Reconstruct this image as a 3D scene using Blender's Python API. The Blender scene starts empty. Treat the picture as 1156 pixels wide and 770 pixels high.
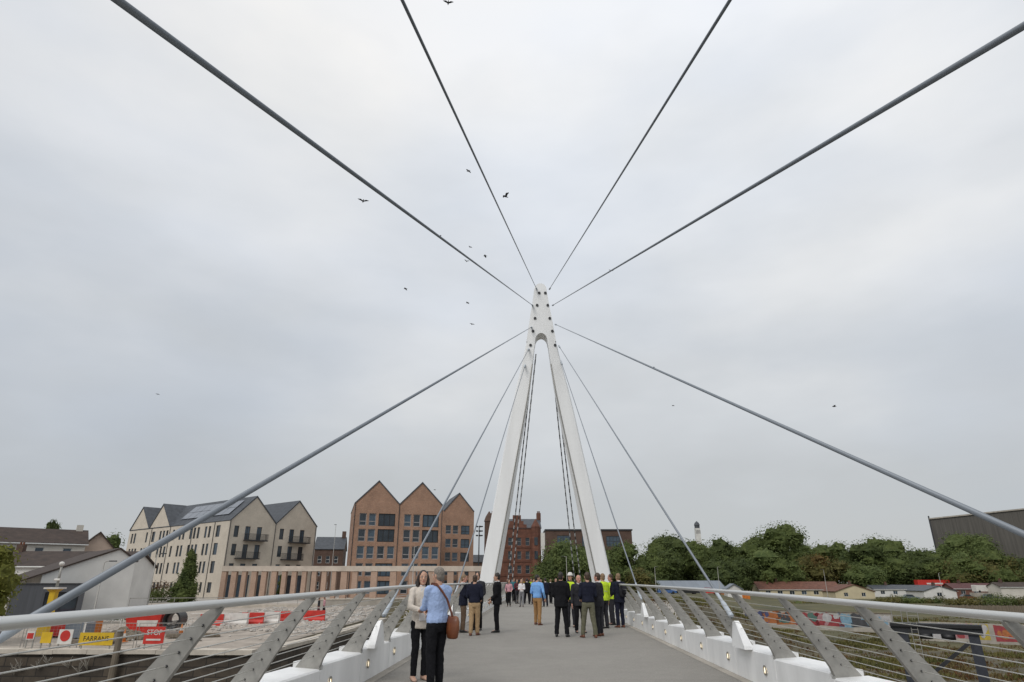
import bpy, bmesh, math, random
from mathutils import Vector, Matrix, noise as mnoise
random.seed(11)
R = math.radians
sc = bpy.context.scene
COL = sc.collection

# ------------------------------------------------------------------ camera
F = 713.0; CX, CY = 578.0, 385.0
PITCH, YAW = R(20.88), R(2.064)
CAM = Vector((-.335, 0.0, 1.5))
FW = Vector((-math.sin(YAW)*math.cos(PITCH), math.cos(YAW)*math.cos(PITCH), math.sin(PITCH)))
RT = Vector((math.cos(YAW), math.sin(YAW), 0)); UP = RT.cross(FW)
cd = bpy.data.cameras.new('camera'); cam = bpy.data.objects.new('camera', cd); COL.objects.link(cam)
cam.matrix_world = Matrix.Translation(CAM) @ Matrix((RT, UP, -FW)).transposed().to_4x4()
cd.sensor_width = 36; cd.lens = F/1156*36; cd.clip_start = .05; cd.clip_end = 6000
sc.camera = cam

def pt(px, py, zc):                      # the point of the place that lies zc metres ahead of the lens
    return CAM + (FW*F + RT*(px-CX) - UP*(py-CY))*(zc/F)
def flat(px, py, z=0.0):                 # the same on a level surface
    d = FW*F + RT*(px-CX) - UP*(py-CY)
    return CAM + d*((z-CAM.z)/d.z)
def atY(px, py, y):
    d = FW*F + RT*(px-CX) - UP*(py-CY)
    return CAM + d*(y/d.y)

# ------------------------------------------------------------------ sky and sun
SUN_EL, SUN_AZ = R(44), R(208)            # azimuth measured from +Y towards +X
w = bpy.data.worlds.new('World'); sc.world = w; w.use_nodes = True
nt = w.node_tree; N = nt.nodes; L = nt.links
bg = N['Background']; bg.inputs[1].default_value = .1
sky = N.new('ShaderNodeTexSky'); sky.sky_type = 'NISHITA'; sky.sun_disc = False
sky.sun_elevation = SUN_EL; sky.sun_rotation = SUN_AZ
tc = N.new('ShaderNodeTexCoord')
sep = N.new('ShaderNodeSeparateXYZ'); L.new(tc.outputs['Generated'], sep.inputs[0])
def mth(op, a, b=None, clamp=False):
    n = N.new('ShaderNodeMath'); n.operation = op; n.use_clamp = clamp
    for i, v in enumerate((a, b)):
        if v is None: continue
        if isinstance(v, (int, float)): n.inputs[i].default_value = v
        else: L.new(v, n.inputs[i])
    return n.outputs[0]
mp = N.new('ShaderNodeMapping'); mp.inputs['Scale'].default_value = (1, 1, 2.4)
L.new(tc.outputs['Generated'], mp.inputs[0])
n1 = N.new('ShaderNodeTexNoise'); n1.inputs['Scale'].default_value = 1.7; n1.inputs['Detail'].default_value = 5; n1.inputs['Roughness'].default_value = .5
L.new(mp.outputs[0], n1.inputs[0])
n2 = N.new('ShaderNodeTexNoise'); n2.inputs['Scale'].default_value = 4.5; n2.inputs['Detail'].default_value = 6
L.new(mp.outputs[0], n2.inputs[0])
cloud = mth('ADD', mth('MULTIPLY', mth('SUBTRACT', n1.outputs[0], .5), .75), mth('MULTIPLY', mth('SUBTRACT', n2.outputs[0], .5), .16))
hgt = mth('ADD', sep.outputs[2], cloud)
ramp = N.new('ShaderNodeValToRGB'); L.new(hgt, ramp.inputs[0])
cr = ramp.color_ramp
cr.elements[0].position = 0; cr.elements[0].color = (.525, .546, .56, 1)
cr.elements[1].position = 1; cr.elements[1].color = (.955, .957, .958, 1)
for p, c in ((.16, (.535, .560, .580)), (.34, (.615, .645, .675)), (.55, (.775, .795, .815)), (.74, (.915, .918, .918))):
    e = cr.elements.new(p); e.color = (*c, 1)
sd = Vector((math.sin(SUN_AZ)*math.cos(SUN_EL), math.cos(SUN_AZ)*math.cos(SUN_EL), math.sin(SUN_EL)))
dp = N.new('ShaderNodeVectorMath'); dp.operation = 'DOT_PRODUCT'; L.new(tc.outputs['Generated'], dp.inputs[0]); dp.inputs[1].default_value = Vector((.24, .72, .66)).normalized()   # a thin bright patch of cloud
glow = mth('ADD', 1.0, mth('MULTIPLY', mth('POWER', mth('MAXIMUM', dp.outputs['Value'], 0.0), 6), .13))
sc10 = N.new('ShaderNodeVectorMath'); sc10.operation = 'SCALE'; n3 = N.new('ShaderNodeTexNoise'); n3.inputs['Scale'].default_value = 1.3; n3.inputs['Detail'].default_value = 3; L.new(mp.outputs[0], n3.inputs[0])
mrt = N.new('ShaderNodeMapRange'); L.new(n3.outputs[0], mrt.inputs[0]); mrt.inputs[1].default_value = .38; mrt.inputs[2].default_value = .62
tint = N.new('ShaderNodeMix'); tint.data_type = 'RGBA'; L.new(mrt.outputs[0], tint.inputs[0]); tint.inputs[6].default_value = (.915, .945, 1.0, 1); tint.inputs[7].default_value = (1.01, 1.0, .99, 1)
tm = N.new('ShaderNodeMix'); tm.data_type = 'RGBA'; tm.blend_type = 'MULTIPLY'; tm.inputs[0].default_value = 1; L.new(ramp.outputs[0], tm.inputs[6]); L.new(tint.outputs[2], tm.inputs[7])
L.new(tm.outputs[2], sc10.inputs[0])
L.new(mth('MULTIPLY', glow, 9.7), sc10.inputs['Scale'])
mx = N.new('ShaderNodeMix'); mx.data_type = 'RGBA'; mx.inputs[0].default_value = .95
L.new(sky.outputs[0], mx.inputs[6]); L.new(sc10.outputs[0], mx.inputs[7]); L.new(mx.outputs[2], bg.inputs[0])
sl = bpy.data.lights.new('sun', 'SUN'); sl.energy = 1.45; sl.angle = R(28); sl.color = (1, .97, .93)
so = bpy.data.objects.new('sun', sl); COL.objects.link(so)
so.rotation_euler = (-sd).to_track_quat('-Z', 'Y').to_euler()
sc.view_settings.view_transform = 'Standard'; sc.view_settings.look = 'None'
sc.view_settings.exposure = 0; sc.view_settings.gamma = 1; sc.view_settings.use_curve_mapping = False

# ------------------------------------------------------------------ helpers
def tag(o, label=None, cat=None, group=None, kind=None):
    if label: o['label'] = label
    if cat: o['category'] = cat
    if group: o['group'] = group
    if kind: o['kind'] = kind
    return o
def empty(name, loc=(0, 0, 0), rz=0.0):
    o = bpy.data.objects.new(name, None); COL.objects.link(o)
    o.location = loc; o.rotation_euler = (0, 0, rz); o.empty_display_size = .2
    return o
def thing(name, label, cat, loc=(0, 0, 0), rz=0.0, group=None):
    return tag(empty(name, loc, rz), label, cat, group)

class MB:
    def __init__(s): s.v = []; s.f = []; s.m = []
    def add(s, vs, fs, mi=0):
        b = len(s.v); s.v.extend([tuple(p) for p in vs])
        for q in fs: s.f.append([i+b for i in q]); s.m.append(mi)
    def box(s, c, d, rot=None, mi=0):
        hx, hy, hz = d[0]/2, d[1]/2, d[2]/2
        P = [Vector((x*hx, y*hy, z*hz)) for z in (-1, 1) for y in (-1, 1) for x in (-1, 1)]
        if rot is not None: P = [rot @ p for p in P]
        c = Vector(c); s.add([c+p for p in P], [(0, 2, 3, 1), (4, 5, 7, 6), (0, 1, 5, 4), (1, 3, 7, 5), (3, 2, 6, 7), (2, 0, 4, 6)], mi)
    def bx(s, x0, x1, y0, y1, z0, z1, mi=0): s.box(((x0+x1)/2, (y0+y1)/2, (z0+z1)/2), (x1-x0, y1-y0, z1-z0), None, mi)
    def bar(s, a, b, wx, wy=None, mi=0, up=(0, 0, 1)):
        a, b = Vector(a), Vector(b); d = b-a
        z = d.normalized(); u = Vector(up)
        if abs(z.dot(u)) > .98: u = Vector((0, 1, 0))
        x = u.cross(z).normalized(); y = z.cross(x)
        s.box((a+b)/2, (wx, wy or wx, d.length), Matrix((x, y, z)).transposed(), mi)
    def rings(s, rs, mi=0, caps=True, mis=None):
        n = len(rs[0]); vs = [p for r in rs for p in r]; b = len(s.v); s.v.extend([tuple(p) for p in vs])
        for k in range(len(rs)-1):
            for i in range(n):
                j = (i+1) % n
                s.f.append([b+k*n+i, b+k*n+j, b+(k+1)*n+j, b+(k+1)*n+i]); s.m.append(mis[k] if mis else mi)
        if caps:
            s.f.append([b+i for i in range(n-1, -1, -1)]); s.m.append(mi)
            s.f.append([b+(len(rs)-1)*n+i for i in range(n)]); s.m.append(mi)
    def tube(s, pts, r, n=8, mi=0, mis=None):
        pts = [Vector(p) for p in pts]; rad = r if isinstance(r, (list, tuple)) else [r]*len(pts)
        prev = None; rs = []
        for k, p in enumerate(pts):
            t = (pts[min(k+1, len(pts)-1)]-pts[max(k-1, 0)]).normalized()
            if prev is None:
                x = t.orthogonal().normalized()
            else:
                x = (prev-t*prev.dot(t)).normalized()
            prev = x; y = t.cross(x)
            rs.append([p+(x*math.cos(2*math.pi*i/n)+y*math.sin(2*math.pi*i/n))*rad[k] for i in range(n)])
        s.rings(rs, mi, True, mis)
    def ell(s, c, r, n=10, m=7, mi=0, rot=None):
        rs = []; c = Vector(c)
        for k in range(m+1):
            a = math.pi*(.04+.92*k/m)
            ring = []
            for i in range(n):
                q = Vector((r[0]*math.sin(a)*math.cos(2*math.pi*i/n), r[1]*math.sin(a)*math.sin(2*math.pi*i/n), -r[2]*math.cos(a)))
                if rot is not None: q = rot @ q
                ring.append(c+q)
            rs.append(ring)
        s.rings(rs, mi)
    def capsule(s, p0, r0, p1, r1, n=10, mi=0):
        p0, p1 = Vector(p0), Vector(p1); d = (p1-p0).normalized()
        pts = [p0-d*r0*.95, p0-d*r0*.7, p0, p1, p1+d*r1*.7, p1+d*r1*.95]
        s.tube(pts, [r0*.3, r0*.72, r0, r1, r1*.72, r1*.3], n, mi)
    def prism(s, poly, d, mi=0):
        """closed polygon (3D points, CCW seen from outside) pushed along -d"""
        d = Vector(d); n = len(poly); P = [Vector(p) for p in poly]
        s.add(P+[p-d for p in P], [list(range(n)), list(range(2*n-1, n-1, -1))]+[[i, i+n, (i+1) % n+n, (i+1) % n] for i in range(n)], mi)
    def build(s, name, mats, parent=None, smooth=False, loc=None):
        me = bpy.data.meshes.new(name); me.from_pydata(s.v, [], s.f)
        for m in (mats if isinstance(mats, (list, tuple)) else [mats]): me.materials.append(m)
        me.polygons.foreach_set('material_index', s.m)
        if smooth: me.polygons.foreach_set('use_smooth', [True]*len(s.f))
        me.update(); o = bpy.data.objects.new(name, me); COL.objects.link(o)
        if parent: o.parent = parent
        if loc: o.location = loc
        return o

def smooth_by_angle(o, ang=40):
    bm = bmesh.new(); bm.from_mesh(o.data)
    bmesh.ops.recalc_face_normals(bm, faces=bm.faces)
    for f in bm.faces: f.smooth = True
    for e in bm.edges:
        if len(e.link_faces) == 2 and e.calc_face_angle(0) > R(ang): e.smooth = False
    bm.to_mesh(o.data); bm.free()

# ------------------------------------------------------------------ materials
def mat(name, c, rough=.7, var=.12, scale=3.0, bump=0.0, metal=0.0, c2=None, detail=6, emit=None, bscale=None, stretch=None, spec=None):
    m = bpy.data.materials.new(name); m.use_nodes = True; t = m.node_tree; n = t.nodes; l = t.links
    p = n['Principled BSDF']; p.inputs['Roughness'].default_value = rough; p.inputs['Metallic'].default_value = metal
    if spec is not None: p.inputs['Specular IOR Level'].default_value = spec
    co = n.new('ShaderNodeTexCoord'); src = co.outputs['Object']
    if stretch:
        mp = n.new('ShaderNodeMapping'); mp.inputs['Scale'].default_value = stretch; l.new(src, mp.inputs[0]); src = mp.outputs[0]
    nz = n.new('ShaderNodeTexNoise'); nz.inputs['Scale'].default_value = scale; nz.inputs['Detail'].default_value = detail
    nz.inputs['Roughness'].default_value = .6; l.new(src, nz.inputs[0])
    rp = n.new('ShaderNodeValToRGB'); l.new(nz.outputs[0], rp.inputs[0])
    a = c2 if c2 else [max(0, x*(1-var)) for x in c]; b = c if c2 else [min(1, x*(1+var)) for x in c]
    rp.color_ramp.elements[0].position = .32; rp.color_ramp.elements[0].color = (*a, 1)
    rp.color_ramp.elements[1].position = .68; rp.color_ramp.elements[1].color = (*b, 1)
    l.new(rp.outputs[0], p.inputs['Base Color'])
    if bump:
        nb = n.new('ShaderNodeTexNoise'); nb.inputs['Scale'].default_value = bscale or scale*6; nb.inputs['Detail'].default_value = 4; l.new(src, nb.inputs[0])
        bp = n.new('ShaderNodeBump'); bp.inputs['Strength'].default_value = bump; bp.inputs['Distance'].default_value = .03
        l.new(nb.outputs[0], bp.inputs['Height']); l.new(bp.outputs[0], p.inputs['Normal'])
    if emit:
        p.inputs['Emission Color'].default_value = (*emit[0], 1); p.inputs['Emission Strength'].default_value = emit[1]
    return m
def brick(name, c1, c2, mortar, bw=.23, bh=.075, ms=.012, var=.5, rough=.85, stain=.25):
    """courses run round the walls: the horizontal texture axis is x+y of the object"""
    m = bpy.data.materials.new(name); m.use_nodes = True; t = m.node_tree; n = t.nodes; l = t.links
    p = n['Principled BSDF']; p.inputs['Roughness'].default_value = rough
    co = n.new('ShaderNodeTexCoord'); s = n.new('ShaderNodeSeparateXYZ'); l.new(co.outputs['Object'], s.inputs[0])
    ad = n.new('ShaderNodeMath'); l.new(s.outputs[0], ad.inputs[0]); l.new(s.outputs[1], ad.inputs[1])
    cb = n.new('ShaderNodeCombineXYZ'); l.new(ad.outputs[0], cb.inputs[0]); l.new(s.outputs[2], cb.inputs[1])
    b = n.new('ShaderNodeTexBrick'); l.new(cb.outputs[0], b.inputs[0])
    b.inputs['Color1'].default_value = (*c1, 1); b.inputs['Color2'].default_value = (*c2, 1); b.inputs['Mortar'].default_value = (*mortar, 1)
    b.inputs['Scale'].default_value = 1; b.inputs['Brick Width'].default_value = bw; b.inputs['Row Height'].default_value = bh
    b.inputs['Mortar Size'].default_value = ms; b.inputs['Bias'].default_value = 0
    nz = n.new('ShaderNodeTexNoise'); nz.inputs['Scale'].default_value = .5; nz.inputs['Detail'].default_value = 8; nz.inputs['Roughness'].default_value = .7; l.new(co.outputs['Object'], nz.inputs[0])
    mr = n.new('ShaderNodeMapRange'); l.new(nz.outputs[0], mr.inputs[0]); mr.inputs[1].default_value = .3; mr.inputs[2].default_value = .7; mr.inputs[3].default_value = 1-stain; mr.inputs[4].default_value = 1+stain*.5
    mu = n.new('ShaderNodeVectorMath'); mu.operation = 'SCALE'; l.new(b.outputs[0], mu.inputs[0]); l.new(mr.outputs[0], mu.inputs['Scale'])
    l.new(mu.outputs[0], p.inputs['Base Color'])
    bp = n.new('ShaderNodeBump'); bp.inputs['Strength'].default_value = .4; bp.inputs['Distance'].default_value = .01; bp.invert = True
    l.new(b.outputs['Fac'], bp.inputs['Height']); l.new(bp.outputs[0], p.inputs['Normal'])
    return m
def leaf(name, a, b, scale=.35):
    m = mat(name, b, .75, c2=a, scale=scale, detail=8, spec=.25); t = m.node_tree; n = t.nodes; l = t.links
    p = n['Principled BSDF']; tr = n.new('ShaderNodeBsdfTranslucent'); mx_ = n.new('ShaderNodeMixShader'); mx_.inputs[0].default_value = .38
    l.new(p.inputs['Base Color'].links[0].from_socket, tr.inputs[0]); l.new(p.outputs[0], mx_.inputs[1]); l.new(tr.outputs[0], mx_.inputs[2]); l.new(mx_.outputs[0], n['Material Output'].inputs[0])
    return m

M = {}
M['deck'] = mat('deck_resin', (.31, .292, .262), .9, c2=(.245, .231, .207), scale=26, bump=.5, bscale=140, detail=14)
_t = M['deck'].node_tree; _p = _t.nodes['Principled BSDF']; _c = _t.nodes.new('ShaderNodeTexCoord')
_src = _p.inputs['Base Color'].links[0].from_socket
for _sc, _lo, _hi in ((190, .72, 1.22), (.55, .95, 1.035), (3.2, .965, 1.03)):
    _n = _t.nodes.new('ShaderNodeTexNoise'); _n.inputs['Scale'].default_value = _sc; _n.inputs['Detail'].default_value = 3; _t.links.new(_c.outputs['Object'], _n.inputs[0])
    _m = _t.nodes.new('ShaderNodeMapRange'); _t.links.new(_n.outputs[0], _m.inputs[0]); _m.inputs[1].default_value = .35; _m.inputs[2].default_value = .65; _m.inputs[3].default_value = _lo; _m.inputs[4].default_value = _hi
    _v = _t.nodes.new('ShaderNodeVectorMath'); _v.operation = 'SCALE'; _t.links.new(_src, _v.inputs[0]); _t.links.new(_m.outputs[0], _v.inputs['Scale']); _src = _v.outputs[0]
_t.links.new(_src, _p.inputs['Base Color'])
M['white'] = mat('white_paint', (.82, .82, .81), .4, .11, scale=1.6, detail=12, stretch=(1, 1, .35))
M['white_mast'] = mat('white_mast_paint', (.84, .84, .83), .45, .07, scale=.7, detail=12, stretch=(1, 1, .12))
M['galv'] = mat('galvanised', (.315, .305, .28), .55, .16, scale=9, metal=.35, detail=10)
M['stainless'] = mat('stainless', (.62, .62, .60), .38, .06, scale=6, metal=.7, stretch=(1, .08, 1))
M['wire'] = mat('wire_steel', (.55, .54, .50), .4, .1, scale=6, metal=.6)
M['cable'] = mat('cable_sheath', (.215, .24, .27), .5, .05, scale=4, metal=.15)
M['sleeve'] = mat('cable_sleeve', (.42, .46, .50), .45, .08, scale=4, metal=.2)
M['dark'] = mat('dark_steel', (.02, .021, .024), .5, .2, scale=3)
M['black'] = mat('black_plastic', (.012, .012, .013), .5, .2)
M['glass'] = mat('window_glass', (.03, .04, .05), .06, .3, scale=.6)
M['glass_blue'] = mat('window_glass_blue', (.05, .075, .10), .08, .3, scale=.6)
M['frame_dark'] = mat('frame_dark', (.03, .032, .036), .5, .1)
M['frame_grey'] = mat('frame_grey', (.30, .28, .27), .5, .1)
M['frame_white'] = mat('frame_white', (.65, .65, .63), .5, .06)
M['beige'] = brick('beige_brick', (.59, .53, .44), (.51, .45, .365), (.52, .47, .40), stain=.15)
M['brown'] = brick('brown_brick', (.375, .20, .122), (.26, .13, .078), (.34, .25, .19), stain=.25)
M['redstone'] = brick('red_sandstone', (.175, .072, .044), (.125, .05, .032), (.10, .048, .034), bw=.75, bh=.32, ms=.015, stain=.45)
M['darkbrick'] = brick('dark_brick', (.115, .062, .042), (.085, .045, .032), (.10, .07, .055), stain=.3)
M['pierbrick'] = brick('pier_brick', (.45, .30, .22), (.38, .235, .165), (.42, .32, .25), stain=.2)
M['quay'] = brick('quay_stone', (.10, .078, .055), (.055, .043, .032), (.03, .025, .02), bw=1.3, bh=.5, ms=.03, stain=.6)
M['slate'] = mat('slate', (.055, .062, .072), .6, .3, scale=1.5, detail=10, bump=.4, bscale=6)
M['solar'] = mat('solar_panel', (.16, .175, .20), .16, .1, scale=2)
M['brownroof'] = mat('brown_roof_tiles', (.045, .030, .023), .8, .35, scale=1.2, detail=10, bump=.5, bscale=8)
M['redroof'] = mat('red_roof_tiles', (.135, .058, .038), .8, .3, scale=1.0, detail=10, bump=.5, bscale=6)
M['render'] = mat('pale_render', (.56, .53, .47), .85, .10, scale=.5, detail=10)
M['render2'] = mat('white_render', (.62, .61, .58), .85, .10, scale=.5, detail=10)
M['cream'] = mat('cream_render', (.52, .45, .30), .85, .1, scale=.5)
M['greybox'] = mat('grey_cladding', (.075, .08, .09), .6, .15, scale=.8, stretch=(8, 8, .3))
M['concrete'] = mat('concrete', (.36, .33, .285), .9, .22, scale=.8, detail=12, bump=.3, bscale=20)
M['coping'] = mat('pale_stone', (.50, .45, .38), .85, .18, scale=1.5, detail=10)
M['beam'] = mat('beam_concrete', (.50, .43, .36), .85, .14, scale=.8, detail=10)
M['shed'] = mat('shed_cladding', (.085, .078, .068), .7, .3, scale=.6, stretch=(3, 3, .12), detail=8)
M['shedroof'] = mat('shed_roof_grey', (.15, .175, .205), .5, .15, scale=.4, stretch=(3, .3, 1))
M['red'] = mat('red_plastic', (.50, .028, .018), .5, .15, scale=2)
M['whitep'] = mat('white_plastic', (.62, .60, .56), .55, .1, scale=2)
M['yellow'] = mat('yellow_paint', (.62, .40, .015), .5, .12, scale=2)
M['orange'] = mat('orange_paint', (.55, .16, .02), .6, .2, scale=2)
M['rust'] = mat('rust', (.16, .06, .03), .85, .3, scale=3)
M['blue'] = mat('blue_paint', (.05, .12, .30), .5, .2)
M['gravel'] = mat('site_gravel', (.44, .385, .325), .95, c2=(.25, .215, .18), scale=.7, detail=14, bump=.8, bscale=9)
M['mud'] = mat('mud_grass', (.105, .088, .045), .95, c2=(.045, .04, .024), scale=.35, detail=14, bump=.8, bscale=5)
M['grass'] = mat('rough_grass', (.115, .10, .04), .95, c2=(.05, .052, .022), scale=.16, detail=14, bump=.8, bscale=4)
M['paving'] = mat('paving', (.36, .335, .30), .9, .15, scale=.5, detail=10)
M['asphalt'] = mat('asphalt', (.06, .06, .06), .9, .2, scale=.5, detail=10)
M['rock'] = mat('rubble', (.52, .49, .45), .95, c2=(.27, .25, .225), scale=1.4, detail=8, bump=.4)
M['water'] = mat('river_water', (.03, .035, .03), .08, .2, scale=.3, bump=.25, bscale=1.2)
M['timber'] = mat('timber', (.16, .13, .095), .85, .3, scale=1.5, stretch=(4, 4, .5))
M['bark'] = mat('bark', (.06, .048, .035), .9, .3, scale=3)
M['ring'] = mat('light_ring', (.30, .29, .26), .35, .1, metal=.8)
M['lens'] = mat('light_lens', (.8, .74, .6), .3, .02, emit=((1, .84, .58), 1.5))
G1 = leaf('leaf_dark', (.046, .068, .022), (.12, .15, .048))
G2 = leaf('leaf_mid', (.066, .094, .028), (.16, .195, .06))
G3 = leaf('leaf_light', (.075, .11, .034), (.185, .225, .08))
G4 = leaf('leaf_olive', (.075, .08, .024), (.19, .165, .055))
G7 = leaf('leaf_autumn', (.085, .062, .02), (.20, .135, .045))
G5 = leaf('leaf_yellow', (.10, .11, .02), (.24, .24, .05), .9)
G6 = leaf('leaf_russet', (.06, .035, .015), (.15, .075, .03), .9)

# ------------------------------------------------------------------ terrain
def sst(a, b, x):
    t = max(0, min(1, (x-a)/(b-a))); return t*t*(3-2*t)
def H(x, y):
    if x <= -16.5 and y >= 40:
        return -2.2+min(1, (y-40)/70)*1.0
    f = -5.3-1.3*(1-sst(26, 40, y))+2.1*sst(95, 150, y)
    edge = 16+max(0, y-90)*.32
    wr = 1-sst(edge, edge+16, x)
    t = sst(58, 77, y)
    top = -.45-.75*sst(80, 115, y)
    far = sst(450, 900, y)
    return f+(top-f)*t*wr*(1-far)
xs = sorted(set([-2500, -1500, -900, -600, -400, -300, -220, -16.55, -16.45, 150, 180, 220, 300, 400, 600, 900, 1500, 2500] + list(range(-160, 130, 4)) + list(range(-40, 60, 2))))
ys = sorted(set([-400, -150, -60, 39.95, 40.05, 180, 200, 230, 260, 300, 350, 420, 500, 650, 900, 1500, 2500, 4000] + list(range(-30, 180, 4)) + list(range(30, 90, 2))))
mb = MB(); nx = len(xs)
for y in ys:
    for x in xs:
        z = H(x, y)
        if abs(x) < 150 and 20 < y < 170 and not (-18 < x < -15 or 38 < y < 42): z += .12*mnoise.noise(Vector((x*.13, y*.13, 1)))
        mb.v.append((x, y, z))
for j in range(len(ys)-1):
    for i in range(nx-1):
        x, y = (xs[i]+xs[i+1])/2, (ys[j]+ys[j+1])/2
        if x < -16.5 and y > 40: mi = 0 if y < 100 else 3
        elif abs(x) < 14 and y > 70: mi = 3
        elif y < 78: mi = 1
        else: mi = 2
        if x < -16.5 and y > 170 or x > 14 and y > 75: mi = 2
        mb.f.append([j*nx+i, j*nx+i+1, (j+1)*nx+i+1, (j+1)*nx+i]); mb.m.append(mi)
tag(mb.build('ground', [M['gravel'], M['mud'], M['grass'], M['paving']], smooth=True), kind='structure')
mb = MB(); mb.add([(-400, -300, -6.0), (400, -300, -6.0), (400, 39.9, -6.0), (-400, 39.9, -6.0)], [(0, 1, 2, 3)])
tag(mb.build('river', M['water']), kind='structure')

# quay wall, left bank
q = thing('quay_wall', 'dark stained stone quay wall with pale coping below the site', 'wall')
mb = MB(); mb.bx(-140, -16.45, 39.2, 39.9, -7, -2.36); mb.bx(-16.44, -15.7, 39.2, 84, -7, -2.36); mb.build('wall', M['quay'], q)
mb = MB()
for k in range(62):
    x = -140+k*2; mb.bx(x+.01, min(x+1.99, -16.46), 39.05, 40.0, -2.35+random.uniform(-.02, .02), -2.12+random.uniform(-.02, .02))
for k in range(22):
    y = 40.1+k*2; mb.bx(-16.6, -15.6, y, y+1.98, -2.35, -2.14+.4*sst(50, 84, y)+random.uniform(-.03, .03))
mb.build('coping', M['coping'], q)

# ------------------------------------------------------------------ bridge
DW = 3.113
mb = MB(); mb.bx(-DW, DW, -30, 78, -.30, 0)
tag(mb.build('bridge_deck', M['deck']), kind='structure')
mb = MB(); mb.bx(-2.4, 2.4, -30, 78, -1.3, -.31); tag(mb.build('bridge_girder', M['white']), kind='structure')

def edge_beam(s, ys0, step, label, n0, n1):
    t = thing('edge_beam', label, 'kerb')
    for k in range(n0, n1):
        ya = ys0+k*step+.07; yb = ya+step-.10
        def sec(y, zi, zo): return [Vector((s*x, y, z)) for x, z in ((DW+.004, .015), (DW+.004, zi-.02), (DW+.025, zi), (DW+.40, zo), (DW+.42, -.55), (DW+.02, -.62))]
        mb = MB(); rs = [sec(ya, .505, .53), sec(yb, .455, .48)]
        if s < 0: rs = [list(reversed(r)) for r in rs]
        mb.rings(rs)
        p = mb.build('panel', M['white'], t)
        yl = ya+.34; zl = .25
        c = Vector((s*(DW-.006), yl, zl))
        mb = MB(); n = 20; rs = []
        for (rr, xo) in ((.062, 0.0), (.062, -.012), (.048, -.014), (.045, .004)):
            rs.append([c+Vector((s*xo, rr*math.cos(2*math.pi*i/n), rr*1.15*math.sin(2*math.pi*i/n))) for i in range(n)])
        mb.rings(rs, caps=False); lr = mb.build('deck_light', M['ring'], p)
        mb = MB(); mb.ell(c+Vector((-s*.002, 0, 0)), (.008, .036, .045), 12, 6); mb.build('lens', M['lens'], lr, True)
    mb = MB()
    for k in range(n0, n1):   # pocket plates under the posts
        y = ys0+k*step; mb.bx(min(s*DW, s*(DW+.40)), max(s*DW, s*(DW+.40)), y-.035, y+.065, -.5, .44)
    mb.build('pocket_plate', M['white'], t)
    mb = MB(); mb.bx(min(s*(DW-.16), s*DW), max(s*(DW-.16), s*DW), -30, 78, .001, .006); mb.build('gutter_strip', M['concrete'], t)
LY, LS, RY, RS = 9.0, 2.05, 10.42, 1.98
edge_beam(-1, LY, LS, 'white left edge beam of the bridge deck with round recessed lights', -11, 33)
edge_beam(1, RY, RS, 'white right edge beam of the bridge deck with round recessed lights', -12, 33)

RX, RZ = 2.64, 1.286
RAILZ = {-1: ((-40, 1.31), (1, 1.315), (3, 1.33), (8, 1.385), (12, 1.425), (20, 1.44), (90, 1.45)), 1: ((-40, 1.27), (1, 1.275), (4, 1.285), (10.5, 1.362), (19, 1.40), (30, 1.43), (90, 1.45))}
def railz(s, y):
    tb = RAILZ[s]
    for (a, za), (b, zb3) in zip(tb, tb[1:]):
        if y <= b: return za+(zb3-za)*(y-a)/(b-a)
    return tb[-1][1]
def balustrade(s, y0, step, label, n0, n1):
    t = thing('balustrade', label, 'railing')
    a, b = y0+n0*step-.3, y0+(n1-1)*step+.3
    mb = MB(); mb.tube([(s*RX, a+(b-a)*k/90, sum(railz(s, a+(b-a)*k/90+d_) for d_ in (-2, -1, 0, 1, 2))/5) for k in range(91)], .030, 14); mb.build('handrail', M['stainless'], t, True)
    for k in range(n0, n1):
        y = y0+k*step; mb = MB()
        # tapered plate leaning in over the deck
        kz = (railz(s, y)-.442)/(RZ-.442)
        def ring(xi, xo, z, th):
            z = .442+(z-.442)*kz
            return [Vector((s*xi, y-th, z)), Vector((s*xo, y-th, z)), Vector((s*xo, y+th, z)), Vector((s*xi, y+th, z))]
        rs = [ring(3.12, 3.46, .442, .042), ring(3.135, 3.445, .47, .040), ring(3.10, 3.37, .56, .032), ring(2.97, 3.20, .76, .028), ring(2.78, 2.95, 1.03, .026), ring(2.63, 2.74, 1.225, .025), ring(2.61, 2.68, 1.262, .022)]
        if s < 0: rs = [list(reversed(r)) for r in rs]
        mb.rings(rs); p = mb.build('post', M['galv'], t)
        if 4.5 < y < 15:
            for j in range(8):
                mb = MB(); u = j/7; mb.ell((s*(3.225-.50*u), y-.034, .442+(.143+.57*u)*kz), (.010, .008, .010), 8, 5); mb.build('ferrule', M['dark'], p)
    for j in range(8):
        u = j/7; x, z = s*(3.225-.50*u), .585+.57*u
        mb = MB(); mb.tube([(x, a+(b-a)*k/45, .442+(z-.442)*(railz(s, a+(b-a)*k/45)-.442)/(RZ-.442)) for k in range(46)], .0042, 6); mb.build('wire', M['wire'], t, True)
balustrade(-1, LY, LS, 'left bridge balustrade with leaning steel posts and bright tubular handrail', -8, 32)
balustrade(1, RY, RS, 'right bridge balustrade with leaning steel posts and bright tubular handrail', -9, 32)

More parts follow.
